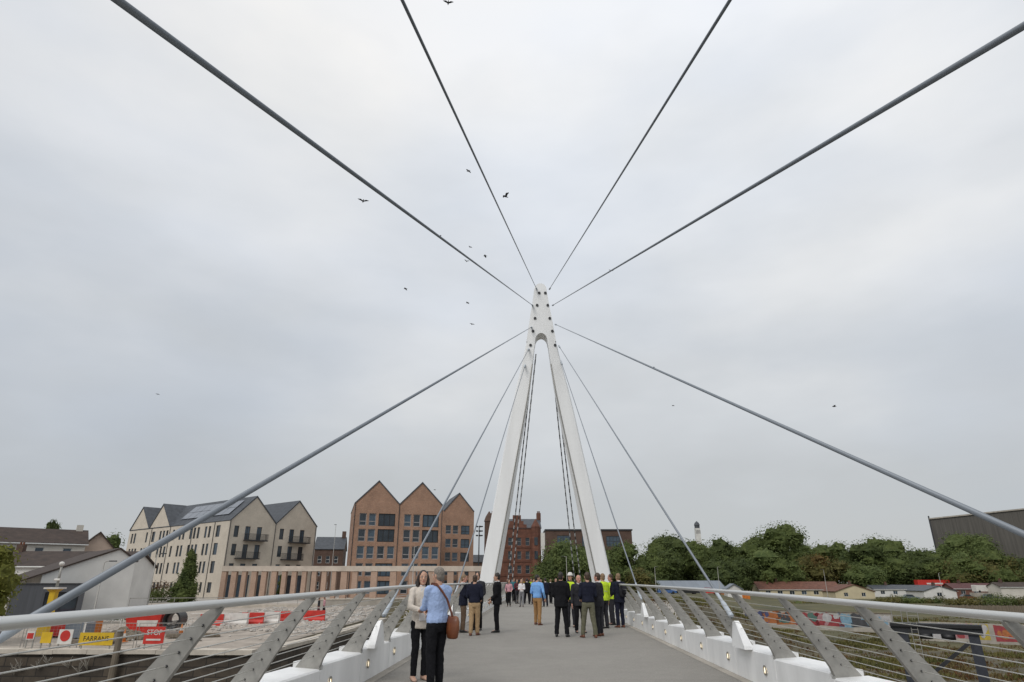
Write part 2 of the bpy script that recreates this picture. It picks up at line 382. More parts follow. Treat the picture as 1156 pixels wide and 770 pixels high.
# mast: an A of two legs joined under a rounded head
MY = 50.0
mast = thing('mast', 'tall white A shaped mast straddling the footbridge deck', 'mast', (0, 0, 0))
def mp_(px, py): return atY(px, py, MY)
mxc = .33
def half(pl, pr, py):
    a, b = mp_(pl, py), mp_(pr, py); return (b.x-a.x)/2, a.z
OUT = [half(*q) for q in ((542, 690, 655), (582.7, 646, 450), (591, 634.5, 412), (595.5, 630, 393), (598, 627.3, 378), (600.6, 625, 363), (603.2, 622.2, 348.5), (605.6, 619.8, 332))]
INN = [half(*q) for q in ((558, 673, 655), (597.3, 629.6, 450), (601.8, 624, 419), (604.3, 621.2, 397), (605.8, 619.8, 389))]
def interp(tab, z):
    tab = sorted(tab, key=lambda q: q[1])
    if z <= tab[0][1]:
        (w0, z0), (w1, z1) = tab[0], tab[1]; return w0+(w1-w0)*(z-z0)/(z1-z0)
    for (w0, z0), (w1, z1) in zip(tab, tab[1:]):
        if z <= z1: return w0+(w1-w0)*(z-z0)/(z1-z0)
    return tab[-1][0]
ztop = mp_(613, 324).z; zarch = mp_(613, 379.5).z; zcr = mp_(613, 389).z
mb = MB(); T = .75
for s in (-1, 1):
    rs = []
    for k in range(14):
        z = -5.5+(zcr+.001+5.5)*k/13
        o, i = interp(OUT, z), interp(INN, z); u = max(0, min(1, z/zcr)); ch = .36*(1-u)
        sec = [Vector((mxc+s*o, MY-T+.22, z)), Vector((mxc+s*(o-.10), MY-T, z)), Vector((mxc+s*i, MY-T, z)), Vector((mxc+s*(i-ch), MY+T*.3, z)), Vector((mxc+s*(i-ch+.05), MY+T, z)), Vector((mxc+s*o, MY+T, z))]
        rs.append(sec if s > 0 else list(reversed(sec)))
    mb.rings(rs)
# head outline with the arch cut out of its foot
oc = interp(OUT, zcr); ic = interp(INN, zcr)
outl = [(-oc, zcr)]
for z in (mp_(613, 378).z, mp_(613, 363).z, mp_(613, 348.5).z, mp_(613, 332).z): outl.append((-interp(OUT, z), z))
wt = outl[-1][0]; zt = outl[-1][1]
for k in range(1, 12):
    a = math.pi*(1-k/12); outl.append((math.cos(a)*abs(wt), zt+math.sin(a)*(ztop-zt)))
outl += [(-x, z) for x, z in reversed(outl[:5])]
arch = [(ic, zcr)] + [(ic*math.cos(math.pi*k/12), zcr+(zarch-zcr)*math.sin(math.pi*k/12)) for k in range(1, 12)] + [(-ic, zcr)]
poly = outl+arch
front = [Vector((mxc+x, MY-T, z)) for x, z in reversed(poly)]
mb.prism(front, (0, -2*T, 0))
mo = mb.build('mast_body', M['white_mast'], mast)
bmm = bmesh.new(); bmm.from_mesh(mo.data); bmesh.ops.recalc_face_normals(bmm, faces=bmm.faces); bmm.to_mesh(mo.data); bmm.free()
for pl, pr, py in ((608.7, 615.5, 335), (606.4, 618.2, 348.7), (604, 620.4, 363.3), (601.8, 623.3, 377.6), (599, 626.4, 393.3)):
    for px in (pl, pr):
        p = mp_(px, py); mb = MB(); mb.tube([(p.x, MY-T-.07, p.z), (p.x, MY-T+.1, p.z)], .115, 14); mb.build('anchor_pin', M['dark'], mast)
for s in (-1, 1):            # service line on each leg face
    mb = MB(); pts = []
    for k in range(9):
        z = -1+(zcr-1)*k/8; pts.append((mxc+s*(interp(INN, z)-.015), MY-T-.02, z))
    mb.tube(pts, .05, 6); mb.build('edge_trim', M['galv'], mast, True)

# stay cables
def cable(att, anc, label, r=.025, plate=True, side=1):
    t = thing('stay_cable', label, 'cable', anc, 0, 'stay cables running from the mast to the deck edge')
    a = Vector(anc); d = Vector(att)-a; u = d.normalized(); z0 = Vector((0, 0, 0))
    mb = MB(); mb.tube([z0+u*.2, z0+u*(d.length*.5), d], r, 10); mb.build('strand', M['cable'], t, True)
    mb = MB(); mb.tube([u*.22, u*.24, u*.62, u*.72, u*1.05, u*1.15], [.03, .046, .046, .032, .032, r+.001], 12); mb.build('socket', M['sleeve'], t, True)
    mb = MB(); mb.tube([d-u*1.3, d-u*1.25, d-u*.35, d-u*.05], [r+.004, .07, .07, .05], 10); mb.build('upper_socket', M['sleeve'], t, True)
    # white gusset plate on the edge beam
    b = MB(); pr = [(.15, -.36), (-.56, -.36), (-.54, -.31), (-.11, .01), (-.03, .04), (.07, .02)]; pr = pr if u.y > 0 else [(-p, q_) for p, q_ in reversed(pr)]
    wz = lambda z: .07 if z < -.2 else .04
    L6 = [Vector((-wz(z), y, z)) for y, z in pr]; R6 = [Vector((wz(z), y, z)) for y, z in pr]
    b.add(L6+R6, [list(range(6)), list(range(11, 5, -1))]+[[i, i+6, (i+1) % 6+6, (i+1) % 6] for i in range(6)])
    b.build('gusset', M['white'], t)
AX = 3.07
ancY = [-15.0, -6.55, 2.47, 11.95, 22.1]
attL = [(606, 328), (601.5, 346), (600.5, 370), (597.5, 394), (593.5, 411)]
attR = [(620, 328), (623.5, 346), (626.5, 367), (630.5, 391), (633, 408)]
names = ['steepest %s stay cable crossing the top edge of the picture', 'second %s stay cable passing overhead to the picture corner', 'long %s stay cable dropping across the buildings to the handrail', 'fourth %s stay cable landing among the near railing posts', 'fifth %s stay cable closest to the mast leg']
names[2] = 'thick %s stay cable sweeping down to the near end of the handrail'
for k in range(5):
    for s, att, nm in ((-1, attL, 'left'), (1, attR, 'right')):
        a = mp_(*att[k]); cable((a.x, MY-.2, a.z), (s*AX, ancY[k], .84), names[k] % nm)
# banded backstays behind the legs
mb0 = None
dash = mat('backstay_dark', (.05, .055, .06), .5, .1); pale = mat('backstay_pale', (.62, .64, .66), .5, .05)
for (ptop, pbot, nm) in (((605, 400), (577, 668), 'inner left'), ((600, 420), (572, 668), 'outer left'), ((622, 398), (650, 668), 'inner right'), ((627, 425), (657, 668), 'outer right')):
    a = atY(*ptop, MY+.5); b = atY(*pbot, 76)
    t = thing('backstay', 'banded %s backstay seen between the mast legs' % nm, 'cable', b, 0, 'banded backstays behind the mast')
    d = a-b; n = 60; pts = []; mis = []
    for k in range(n+1): pts.append(d*(k/n))
    mb = MB(); mb.tube(pts, .055, 8, 0, [k % 2 for k in range(n)]); mb.build('strand', [dash, pale], t)
    mb = MB(); mb.tube([(0, 0, -1), d.normalized()*1.2], .12, 8); mb.build('socket', M['sleeve'], t, True)

# ------------------------------------------------------------------ building kit (local: front along +x at y=0, facing -y)
def wall(mb, p0, p1, z0, z1, ops=(), rev=.14, mi=0):
    p0, p1 = Vector((p0[0], p0[1], 0)), Vector((p1[0], p1[1], 0)); Ln = (p1-p0).length; d = (p1-p0)/Ln; o = Vector((d.y, -d.x, 0))
    us = sorted(set([0, Ln]+[round(v, 4) for q in ops for v in q[:2]])); zs = sorted(set([z0, z1]+[round(v, 4) for q in ops for v in q[2:4]]))
    def P(u, z, k=0): return p0+d*u-o*k+Vector((0, 0, z))
    for i in range(len(us)-1):
        for j in range(len(zs)-1):
            um, zm = (us[i]+us[i+1])/2, (zs[j]+zs[j+1])/2
            if any(q[0] < um < q[1] and q[2] < zm < q[3] for q in ops): continue
            mb.add([P(us[i], zs[j]), P(us[i+1], zs[j]), P(us[i+1], zs[j+1]), P(us[i], zs[j+1])], [(0, 1, 2, 3)], mi)
    for q in ops:
        a, b, c, e = q[:4]; F4 = [(a, c), (b, c), (b, e), (a, e)]
        for k in range(4):
            (ua, za), (ub, zb) = F4[k], F4[(k+1) % 4]
            mb.add([P(ub, zb), P(ua, za), P(ua, za, rev+.06), P(ub, zb, rev+.06)], [(0, 1, 2, 3)], mi)
def window(root, p0, p1, q, fm, gm, mull=0, trans=0, rev=.14, fw=.07):
    p0, p1 = Vector((p0[0], p0[1], 0)), Vector((p1[0], p1[1], 0)); d = (p1-p0).normalized(); o = Vector((d.y, -d.x, 0))
    a, b, c, e = q[:4]
    base = p0+d*((a+b)/2)-o*rev+Vector((0, 0, c)); rot = Matrix((d, -o, Vector((0, 0, 1)))).transposed()
    W, Hh = b-a, e-c; mb = MB()
    def bb(x0, x1, z0, z1, y0=-.03, y1=.05): mb.box(base+rot @ Vector(((x0+x1)/2, (y0+y1)/2, (z0+z1)/2)), (x1-x0, y1-y0, z1-z0), rot)
    h = W/2
    bb(-h, -h+fw, 0, Hh); bb(h-fw, h, 0, Hh); bb(-h+fw, h-fw, 0, fw); bb(-h+fw, h-fw, Hh-fw, Hh)
    for k in range(mull): x = -h+W*(k+1)/(mull+1); bb(x-fw/2, x+fw/2, fw, Hh-fw, -.02, .045)
    if trans: bb(-h+fw, h-fw, Hh*trans-fw/2, Hh*trans+fw/2, -.025, .04)
    fr = mb.build('window', fm, root)
    mb = MB()
    tl = random.uniform(-.012, .012)
    P = [base+rot @ Vector((x, .02+tl*sx, z)) for x, z, sx in ((-h+fw*.5, fw*.5, -1), (h-fw*.5, fw*.5, 1), (h-fw*.5, Hh-fw*.5, 1), (-h+fw*.5, Hh-fw*.5, -1))]
    mb.add(P, [(0, 1, 2, 3)]); mb.build('pane', gm, fr)
    return fr
def slab(mb, a, b, c, d, th=.18, mi=0):
    """roof plane a,b,c,d (CCW from above), thickness downwards"""
    P = [Vector(x) for x in (a, b, c, d)]; n = (P[1]-P[0]).cross(P[2]-P[0]).normalized()
    if n.z < 0: P.reverse(); n = -n
    mb.prism(P, n*th, mi)

# --- beige apartment block
K = pt(260, 587, 112); gz = -1.25
bt = thing('apartment_block', 'beige brick apartment block with dark slate gables and roof solar panels', 'building', (K.x, K.y, gz), R(54))
FL, FD, EV, AP = 18.2, 40.5, 13.1, 17.6
mb = MB(); ops_f = []; ops_s = []
g = FL/2
for k in range(2):
    x = k*g
    for z in (10.2, 7.1): ops_f += [(x+1.0, x+1.9, z, z+1.95), (x+3.1, x+4.1, z-.35, z+1.95), (x+5.4, x+6.4, z-.35, z+1.95)]
    ops_f += [(x+1.0, x+1.9, 5.0, 5.8), (x+3.1, x+4.1, 5.0, 5.8), (x+5.4, x+6.4, 5.0, 5.8)]
    for j in range(3): ops_f.append((x+.4+j*2.6, x+2.6+j*2.6, .2, 3.9))
u = 1.2; gi = 0; cols = []
pat = [(.85, .85, .85), (.8, .8), (1.4,), (.85, .85, .85), (.8,), (.85, .85)]
while u < FD-2.5:                                # groups of narrow windows along the flank, u from far end
    for wd in pat[gi % len(pat)]:
        if u+wd < FD-1: cols.append((u, u+wd))
        u += wd+.55
    u += 1.35; gi += 1
for (a, b) in cols:
    for r_, z in enumerate((10.3, 7.25, 4.2, 1.0)):
        if random.random() < .06: continue
        ops_s.append((a, b, z, z+2.0-(.3 if r_ == 3 else 0)))
wall(mb, (0, 0), (FL, 0), 0, EV, ops_f); wall(mb, (0, FD), (0, 0), 0, EV, ops_s)
wall(mb, (FL, 0), (FL, FD), 0, EV); wall(mb, (FL, FD), (0, FD), 0, EV)
for k in range(2):
    mb.add([(k*g, 0, EV), (k*g+g, 0, EV), (k*g+g/2, 0, AP)], [(0, 1, 2)])
    y = FD-k*g; mb.add([(0, y, EV), (0, y-g, EV), (0, y-g/2, AP)], [(0, 1, 2)])
    mb.add([(k*g, FD, EV), (k*g+g, FD, EV), (k*g+g/2, FD, AP)], [(0, 2, 1)])
mb.build('wall', M['beige'], bt)
mb = MB()
for k in range(2):
    x = k*g; yE = FD
    slab(mb, (x-.12, -.12, EV-.08), (x+g/2, -.12, AP+.06), (x+g/2, yE, AP+.06), (x-.12, yE, EV-.08), .2)
    slab(mb, (x+g/2+.003, -.12, AP+.06), (x+g+.11, -.12, EV-.08), (x+g+.11, yE, EV-.08), (x+g/2+.003, yE, AP+.06), .2)
for k in range(2):                               # cross gables at the far end of the flank
    y = FD-k*g
    slab(mb, (-.13, y+.1, EV-.02), (-.13, y-g/2, AP+.12), (g/2, y-g/2, AP+.12), (g/2, y+.1, EV-.02), .2)
    slab(mb, (-.13, y-g/2-.003, AP+.12), (-.13, y-g-.1, EV-.02), (g/2, y-g-.1, EV-.02), (g/2, y-g/2-.003, AP+.12), .2)
rf = mb.build('roof', M['slate'], bt)
sn = math.sqrt((g/2)**2+(AP-EV)**2); ur = Vector((g/2, 0, AP-EV))/sn; nr = Vector((-(AP-EV), 0, g/2))/sn
mb = MB()
for a in range(7):
    for b in range(2):
        y0 = 2.6+a*2.6; c0 = Vector((0, y0, EV))+ur*(1.5+b*1.95)+nr*.2
        mb.add([c0, c0+Vector((0, 2.5, 0)), c0+Vector((0, 2.5, 0))+ur*1.85, c0+ur*1.85], [(3, 2, 1, 0)])
mb.build('solar_panel', M['solar'], rf)
for q in ops_f[:]:
    big = q[3]-q[2] > 2.1
    window(bt, (0, 0), (FL, 0), q, M['frame_dark'], random.choice([M['glass'], M['glass_blue']]), mull=1 if q[1]-q[0] > .95 else 0, trans=0, fw=.08)
for i, q in enumerate(ops_s):
    if i > 76: break
    window(bt, (0, FD), (0, 0), ops_s[len(ops_s)-1-i], M['frame_dark'], random.choice([M['glass'], M['glass_blue']]), fw=.06)
if len(ops_s) > 77:                              # the farthest windows of the flank, past the hundred
    mb = MB()
    for q in ops_s[:len(ops_s)-77]:
        a, b, c, e = q; mb.add([(.16, FD-a, c), (.16, FD-b, c), (.16, FD-b, e), (.16, FD-a, e)], [(0, 1, 2, 3)])
    tag(mb.build('window', M['glass'], bt), kind='stuff')
for k in range(2):
    for z in (9.85, 6.75):
        sh = .3 if z > 8 else -.9
        x0, x1 = k*g+2.7+sh, k*g+6.8+sh
        mb = MB(); mb.bx(x0, x1, -1.3, -.01, z-.22, z-.04); bl = mb.build('balcony', M['dark'], bt)
        mb = MB(); mb.bx(x0, x1, -1.3, -1.25, z+.95, z+1.0); mb.bx(x0, x0+.05, -1.25, -.01, z+.95, z+1.0); mb.bx(x1-.05, x1, -1.25, -.01, z+.95, z+1.0)
        n = 26
        for i in range(n+1): xx = x0+(x1-x0-.03)*i/n; mb.bx(xx, xx+.035, -1.295, -1.26, z-.04, z+.95)
        for yy in (-1.0, -.7, -.4): mb.bx(x0, x0+.035, yy, yy+.035, z-.04, z+.95); mb.bx(x1-.035, x1, yy, yy+.035, z-.04, z+.95)
        mb.build('rail', M['dark'], bl)
for x in (.15, g, FL-.2):
    mb = MB(); mb.tube([(x, -.07, 0), (x, -.07, EV-.2)], .055, 8); mb.build('downpipe', M['frame_dark'], bt)
for y in (5, 13, 22, 30):
    mb = MB(); mb.tube([(-.07, y, 0), (-.07, y, EV-.2)], .055, 8); mb.build('downpipe', M['frame_dark'], bt)

# --- brown brick gabled apartments
P0 = pt(401, 567, 122); P1 = pt(500, 569, 126.3)
ang = math.atan2(P1.y-P0.y, P1.x-P0.x); FLn = math.hypot(P1.x-P0.x, P1.y-P0.y)
bb = thing('apartment_block', 'brown brick apartment block with three pointed gables beyond the site', 'building', (P0.x, P0.y, gz), ang)
EV, AP = P0.z-gz, pt(427, 541, 123).z-gz
def gable_front(x0, w_, y, cols, rows, big):
    ops = []
    for z in rows:
        for (c, wd) in cols: ops.append((x0+c*w_-wd/2, x0+c*w_+wd/2, z, z+2.0))
    return ops
g = FLn/2
rows = [1.0, 4.1, 7.2, 10.3, 13.2]; EVw = EV
ops = []; wide = set()
for k in range(2):
    for r_, z in enumerate(rows):
        zz = min(z+1.95, EV-.4)
        for c in (.20, .41): ops.append((k*g+c*g-.68, k*g+c*g+.68, z-.35, zz))
        if r_ in (4, 3, 1, 0):
            q = (k*g+.545*g, k*g+.92*g, z-.4, zz); ops.append(q); wide.add(q)
        else:
            for c in (.64, .86): ops.append((k*g+c*g-.68, k*g+c*g+.68, z-.35, zz))
mb = MB(); D = 22
sops = []
for z in rows:
    for u in (3, 8, 13, 18): sops.append((u, u+1.1, z, min(z+1.9, EV-.4)))
wall(mb, (0, 0), (FLn, 0), -.3, EV, ops); wall(mb, (0, D), (0, 0), -.3, EV, sops); wall(mb, (FLn, 0), (FLn, D), -.3, EV); wall(mb, (FLn, D), (0, D), -.3, EV)
for k in range(2):
    mb.add([(k*g, 0, EV), (k*g+g, 0, EV), (k*g+g/2, 0, AP)], [(0, 1, 2)]); mb.add([(k*g, D, EV), (k*g+g, D, EV), (k*g+g/2, D, AP)], [(0, 2, 1)])
# third, set-back gable
x3, w3, y3 = FLn+.004, 8.0, 12.0
p3 = pt(500, 600, 146)
c3 = Matrix.Rotation(-ang, 3, 'Z') @ Vector((pt(501, 580, 148).x-P0.x, pt(501, 580, 148).y-P0.y, 0))
x3, y3 = c3.x, c3.y
EV3 = pt(534, 577, 150).z-gz; AP3 = pt(519, 556, 150).z-gz
e3 = Matrix.Rotation(-ang, 3, 'Z') @ Vector((pt(534, 580, 151).x-P0.x, pt(534, 580, 151).y-P0.y, 0)); w3 = e3.x-x3
xl = x3-3.6
ops3 = []; wide3 = set()
for z in (1.2, 4.2, 7.2, 10.2, 13.2):
    zz = z+1.9
    ops3.append((.9, 2.1, z, zz)); ops3 += [(3.6+.08*w3, 3.6+.08*w3+1.3, z, zz), (3.6+.31*w3, 3.6+.31*w3+1.3, z, zz)]
    q = (3.6+.58*w3, 3.6+.86*w3, z-.1, zz); ops3.append(q); wide3.add(q)
wall(mb, (xl, y3), (x3+w3, y3), -.3, EV3, ops3)
wall(mb, (x3+w3, y3), (x3+w3, y3+14), -.3, EV3)
mb.add([(x3, y3, EV3), (x3+w3, y3, EV3), (x3+w3/2, y3, AP3)], [(0, 1, 2)])
mb.build('wall', M['brown'], bb)
for q in ops: window(bb, (0, 0), (FLn, 0), q, M['black'] if q in wide else M['frame_grey'], random.choice([M['glass'], M['glass_blue']]), mull=2 if q in wide else 0, trans=0 if q in wide else .35, fw=.13, rev=.2)
for q in ops3: window(bb, (xl, y3), (x3+w3, y3), q, M['black'] if q in wide3 or q[1] < 3 else M['frame_grey'], random.choice([M['glass'], M['glass_blue']]), mull=1 if q in wide3 else 0, trans=.35, fw=.09)
for q in sops[:12]: window(bb, (0, D), (0, 0), q, M['frame_dark'], M['glass'], fw=.09)
mb = MB()
for x, y, w_, e_, a_, dd in ((0, 0, g, EV, AP, D), (g, 0, g, EV, AP, D), (x3, y3, w3, EV3, AP3, 14)):
    slab(mb, (x-.1, y-.12, e_-.08), (x+w_/2, y-.12, a_+.07), (x+w_/2, y+dd, a_+.07), (x-.1, y+dd, e_-.08), .22)
    slab(mb, (x+w_/2+.003, y-.12, a_+.07), (x+w_+.1, y-.12, e_-.08), (x+w_+.1, y+dd, e_-.08), (x+w_/2+.003, y+dd, a_+.07), .22)
mb.bx(xl, x3-.12, y3+.05, y3+14, EV3-.3, EV3-.1)
mb.build('roof', M['slate'], bb)
for x in (.1, g, FLn-.1):
    mb = MB(); mb.tube([(x, -.08, -.3), (x, -.08, EV-.1)], .06, 8); mb.build('downpipe', M['frame_dark'], bb)

# --- colonnade in front of both
ca, cb_ = pt(252, 642, 103), pt(552, 649, 103)
cang = math.atan2(cb_.y-ca.y, cb_.x-ca.x); cl = math.hypot(cb_.x-ca.x, cb_.y-ca.y)
ct = thing('colonnade', 'long pale concrete beam on brick piers in front of both apartment blocks', 'colonnade', (ca.x, ca.y, -1.6), cang)
zb = ca.z+1.6
mb = MB(); mb.bx(0, cl, -.5, .5, zb-.4, zb+.4); mb.build('beam', M['beam'], ct)
x = .4; cut = cl*.44
while x < cl-.2:
    wd = random.choice([.35, .38, .42]) if x < cut else random.choice([.42, .5])
    mb = MB(); mb.bx(x-wd, x+wd, -.4, .4, 0, zb-.401); mb.build('pier', M['pierbrick'], ct)
    x += 1.62 if x < cut else (1.75 if int(x) % 3 else 3.1)

# --- dark brick tenement between the two blocks
t = thing('tenement', 'dark brick tenement with slate roof between the two apartment blocks', 'building', (pt(352, 650, 165).x, pt(352, 650, 165).y, gz), R(12))
mb = MB(); ops = [(1.0+k*2.1, 2.0+k*2.1, z, z+1.8) for k in range(3) for z in (1, 4.2, 7.4)]
wall(mb, (0, 0), (7.5, 0), 0, 11, ops); wall(mb, (0, 10), (0, 0), 0, 11); wall(mb, (7.5, 0), (7.5, 10), 0, 11); mb.add([(7.5, 0, 11), (7.5, 10, 11), (7.5, 5, 14.2)], [(0, 1, 2)]); mb.build('wall', M['darkbrick'], t)
for q in ops: window(t, (0, 0), (7.5, 0), q, M['frame_white'], M['glass'], trans=.5)
mb = MB(); slab(mb, (-.3, -.3, 10.9), (7.7, -.3, 10.9), (7.7, 5, 14.3), (-.3, 5, 14.3)); slab(mb, (-.3, 5.01, 14.3), (7.7, 5.01, 14.3), (7.7, 10.3, 10.9), (-.3, 10.3, 10.9)); r_ = mb.build('roof', M['slate'], t)
mb = MB(); mb.bx(6.4, 7.4, 4.4, 5.6, 13, 15.8); mb.build('chimney', M['darkbrick'], r_)

# --- red sandstone tenement
A = pt(568, 655, 172); B = pt(611.5, 655, 172)
wd = B.x-A.x; ht = pt(590, 594, 172).z-gz
t = thing('sandstone_tenement', 'red sandstone tenement with turret and stepped gable behind the left mast leg', 'building', (A.x, A.y, gz), R(3))
mb = MB(); ops = []
for z in (1.2, 4.9, 8.6, 12.2):
    for c in (.18, .42, .64): ops.append((c*wd-.55, c*wd+.55, z, z+2.1))
wall(mb, (-4.4, 0), (wd, 0), 0, ht, [(a+4.4, b+4.4, c, e) for a, b, c, e in ops]); wall(mb, (wd, 0), (wd, 14), 0, ht); wall(mb, (-4.4, 14), (-4.4, 0), 0, ht)
mb.add([(wd, 0, ht), (wd, 14, ht), (wd, 7, ht+3)], [(0, 1, 2)])
gp = [(.08*wd, ht), (.62*wd, ht), (.62*wd, ht+.9), (.54*wd, ht+.9), (.54*wd, ht+1.8), (.47*wd, ht+1.8), (.47*wd, ht+3.4), (.25*wd, ht+3.4), (.25*wd, ht+1.8), (.16*wd, ht+1.8), (.16*wd, ht+.9), (.08*wd, ht+.9)]
mb.prism([(x, -.02, z) for x, z in gp], (0, -.6, 0))
mb.build('wall', M['redstone'], t)
mb = MB()
for z in (4.2, 7.9, 11.6, ht-.25): mb.bx(-4.5, wd+.12, -.16, -.003, z, z+.22)
mb.build('string_course', M['redstone'], t)
mb = MB(); mb.tube([(.86*wd, -.1, 0), (.86*wd, -.1, ht-.6), (.86*wd, -.1, ht+.2)], [1.25, 1.25, 1.25], 10); mb.tube([(.86*wd, -.1, ht+.19), (.86*wd, -.1, ht+1.2), (.86*wd, -.1, ht+2.4)], [1.35, .8, .05], 10); mb.build('bay', M['redstone'], t)
for z in (1.2, 4.9, 8.6, 12.2):
    mb = MB(); mb.bx(.86*wd-.45, .86*wd+.45, -1.4, -1.28, z, z+2.1); mb.build('window', M['glass'], t)
for q in ops: window(t, (0, 0), (wd, 0), q, M['frame_grey'], M['glass'], trans=.5, rev=.25, fw=.06)
mb = MB(); slab(mb, (-4.6, -.2, ht-.1), (wd+.2, -.2, ht-.1), (wd+.2, 7, ht+3), (-4.6, 7, ht+3)); slab(mb, (-4.6, 7.01, ht+3), (wd+.2, 7.01, ht+3), (wd+.2, 14.2, ht-.1), (-4.6, 14.2, ht-.1)); r_ = mb.build('roof', M['slate'], t)
for x in (-3.6, wd-.8):
    mb = MB(); mb.bx(x, x+1.2, 6, 8, ht+2, ht+4.6); c = mb.build('chimney', M['redstone'], r_)
    mb = MB(); [mb.tube([(x+.3+.3*i, 7, ht+4.6), (x+.3+.3*i, 7, ht+5.2)], .12, 8) for i in range(3)]; mb.build('chimney_pot', M['redstone'], c)
mb = MB(); mb.tube([(-4.0, -.4, 0), (-4.0, -.4, ht+1.6), (-4.0, -.4, ht+1.61), (-4.0, -.4, ht+3), (-4.0, -.4, ht+4.4)], [1.3, 1.3, 1.5, 1.0, .1], 12); mb.build('turret', M['darkbrick'], t)

# --- low modern brick flats behind the round tree
A = pt(616, 600, 215); B = pt(713, 600, 215); ht = A.z-gz+.3
t = thing('brick_flats', 'flat roofed brown brick flats with glazed corner behind the round tree', 'building', (A.x, A.y, gz), R(2))
wd = (B-A).length; mb = MB()
ops = [(wd*.13, wd*.28, ht-6.2, ht-1.6), (wd*.70, wd*.86, ht-5.2, ht-1.8), (wd*.42, wd*.52, ht-5.2, ht-1.8), (wd*.13, wd*.28, ht-11, ht-7.6), (wd*.56, wd*.64, ht-5.2, ht-1.8)]
wall(mb, (0, 0), (wd, 0), 0, ht, ops); wall(mb, (0, 16), (0, 0), 0, ht); wall(mb, (wd, 0), (wd, 16), 0, ht); mb.build('wall', M['darkbrick'], t)
for q in ops: window(t, (0, 0), (wd, 0), q, M['frame_dark'], M['glass_blue'], mull=3, trans=.5, fw=.12)
mb = MB(); mb.bx(-.3, wd+.3, -.3, 16, ht, ht+.45); mb.build('roof', M['frame_dark'], t)
t = thing('townhouse', 'small dark brick house seen low beside the three gable block', 'building', (pt(533, 650, 175).x, pt(533, 650, 175).y, gz), R(3))
mb = MB(); ops = [(.8+2*k, 1.7+2*k, z, z+1.6) for k in range(3) for z in (1, 4)]
wall(mb, (0, 0), (7.5, 0), 0, 8, ops); wall(mb, (0, 8), (0, 0), 0, 8); wall(mb, (7.5, 0), (7.5, 8), 0, 8); mb.build('wall', M['darkbrick'], t)
for q in ops: window(t, (0, 0), (7.5, 0), q, M['frame_white'], M['glass'])
mb = MB(); slab(mb, (-.2, -.2, 7.95), (7.7, -.2, 7.95), (7.7, 4, 10), (-.2, 4, 10)); slab(mb, (-.2, 4.01, 10), (7.7, 4.01, 10), (7.7, 8.2, 7.95), (-.2, 8.2, 7.95)); mb.build('roof', M['slate'], t)

# --- generic pitched house: ridge along local x, front at y=0
def house(name, label, loc, rz, Ln, W, ev, rd, wm, rm, wins=(), gwins=(), over=.3, hip=False, fm=None, cat='house'):
    t = thing(name, label, cat, loc, rz); fm = fm or M['frame_white']
    mb = MB(); wall(mb, (0, 0), (Ln, 0), 0, ev, wins); wall(mb, (Ln, 0), (Ln, W), 0, ev); wall(mb, (Ln, W), (0, W), 0, ev); wall(mb, (0, W), (0, 0), 0, ev, gwins)
    if not hip:
        mb.add([(Ln, 0, ev), (Ln, W, ev), (Ln, W/2, rd)], [(0, 1, 2)]); mb.add([(0, 0, ev), (0, W, ev), (0, W/2, rd)], [(0, 2, 1)])
    mb.build('wall', wm, t)
    for q in wins: window(t, (0, 0), (Ln, 0), q, fm, random.choice([M['glass'], M['glass_blue']]), mull=1 if q[1]-q[0] > 1.2 else 0)
    for q in gwins: window(t, (0, W), (0, 0), q, fm, M['glass'], mull=1 if q[1]-q[0] > 1.2 else 0)
    sl = (rd-ev)/(W/2); o = over; mb = MB(); i = W*.45 if hip else -o; th = .16
    a, b, c, d = (-o, -o, ev-sl*o+.04), (Ln+o, -o, ev-sl*o+.04), (Ln-i, W/2, rd+.04), (i, W/2, rd+.04)
    slab(mb, a, b, c, d, th); slab(mb, (i, W/2+.004, rd+.04), (Ln-i, W/2+.004, rd+.04), (Ln+o, W+o, ev-sl*o+.04), (-o, W+o, ev-sl*o+.04), th)
    if hip:
        mb.add([(-o, -o, ev-sl*o), (i, W/2, rd), (-o, W+o, ev-sl*o)], [(0, 1, 2)]); mb.add([(Ln+o, -o, ev-sl*o), (Ln+o, W+o, ev-sl*o), (Ln-i, W/2, rd)], [(0, 1, 2)])
    mb.build('roof', rm, t)
    mb = MB(); mb.bx(-o, Ln+o, -o-.1, -o-.005, ev-sl*o-.16, ev-sl*o-.02); mb.build('gutter', fm, t)
    return t
def gp(px, zc): p = pt(px, 657, zc); return p.x, p.y
# left houses (ground about -1.6 there)
x, y = gp(-95, 76)
t = house('terrace_house', 'long pale terrace with dark brown roof behind the near houses', (x, y, -1.4), R(40), 16.4, 8, 7.9, 9.8, M['render'], M['brownroof'], [(1.5+k*3.1, 2.5+k*3.1, 6.0, 7.2) for k in range(5)]+[(1.5+k*3.1, 2.8+k*3.1, 3.0, 4.4) for k in range(5)])
mb = MB(); mb.bx(15.2, 16.0, 3.6, 4.4, 9.4, 10.5); mb.build('chimney', M['render'], t)
x, y = gp(121, 93)
house('end_house', 'pink beige gable end house right of the long terrace', (x, y, -1.4), R(128), 9, 4.4, 7.6, 9.9, mat('pink_render', (.42, .33, .27), .85, .12, scale=.5), M['brownroof'])
x, y = gp(146, 66)
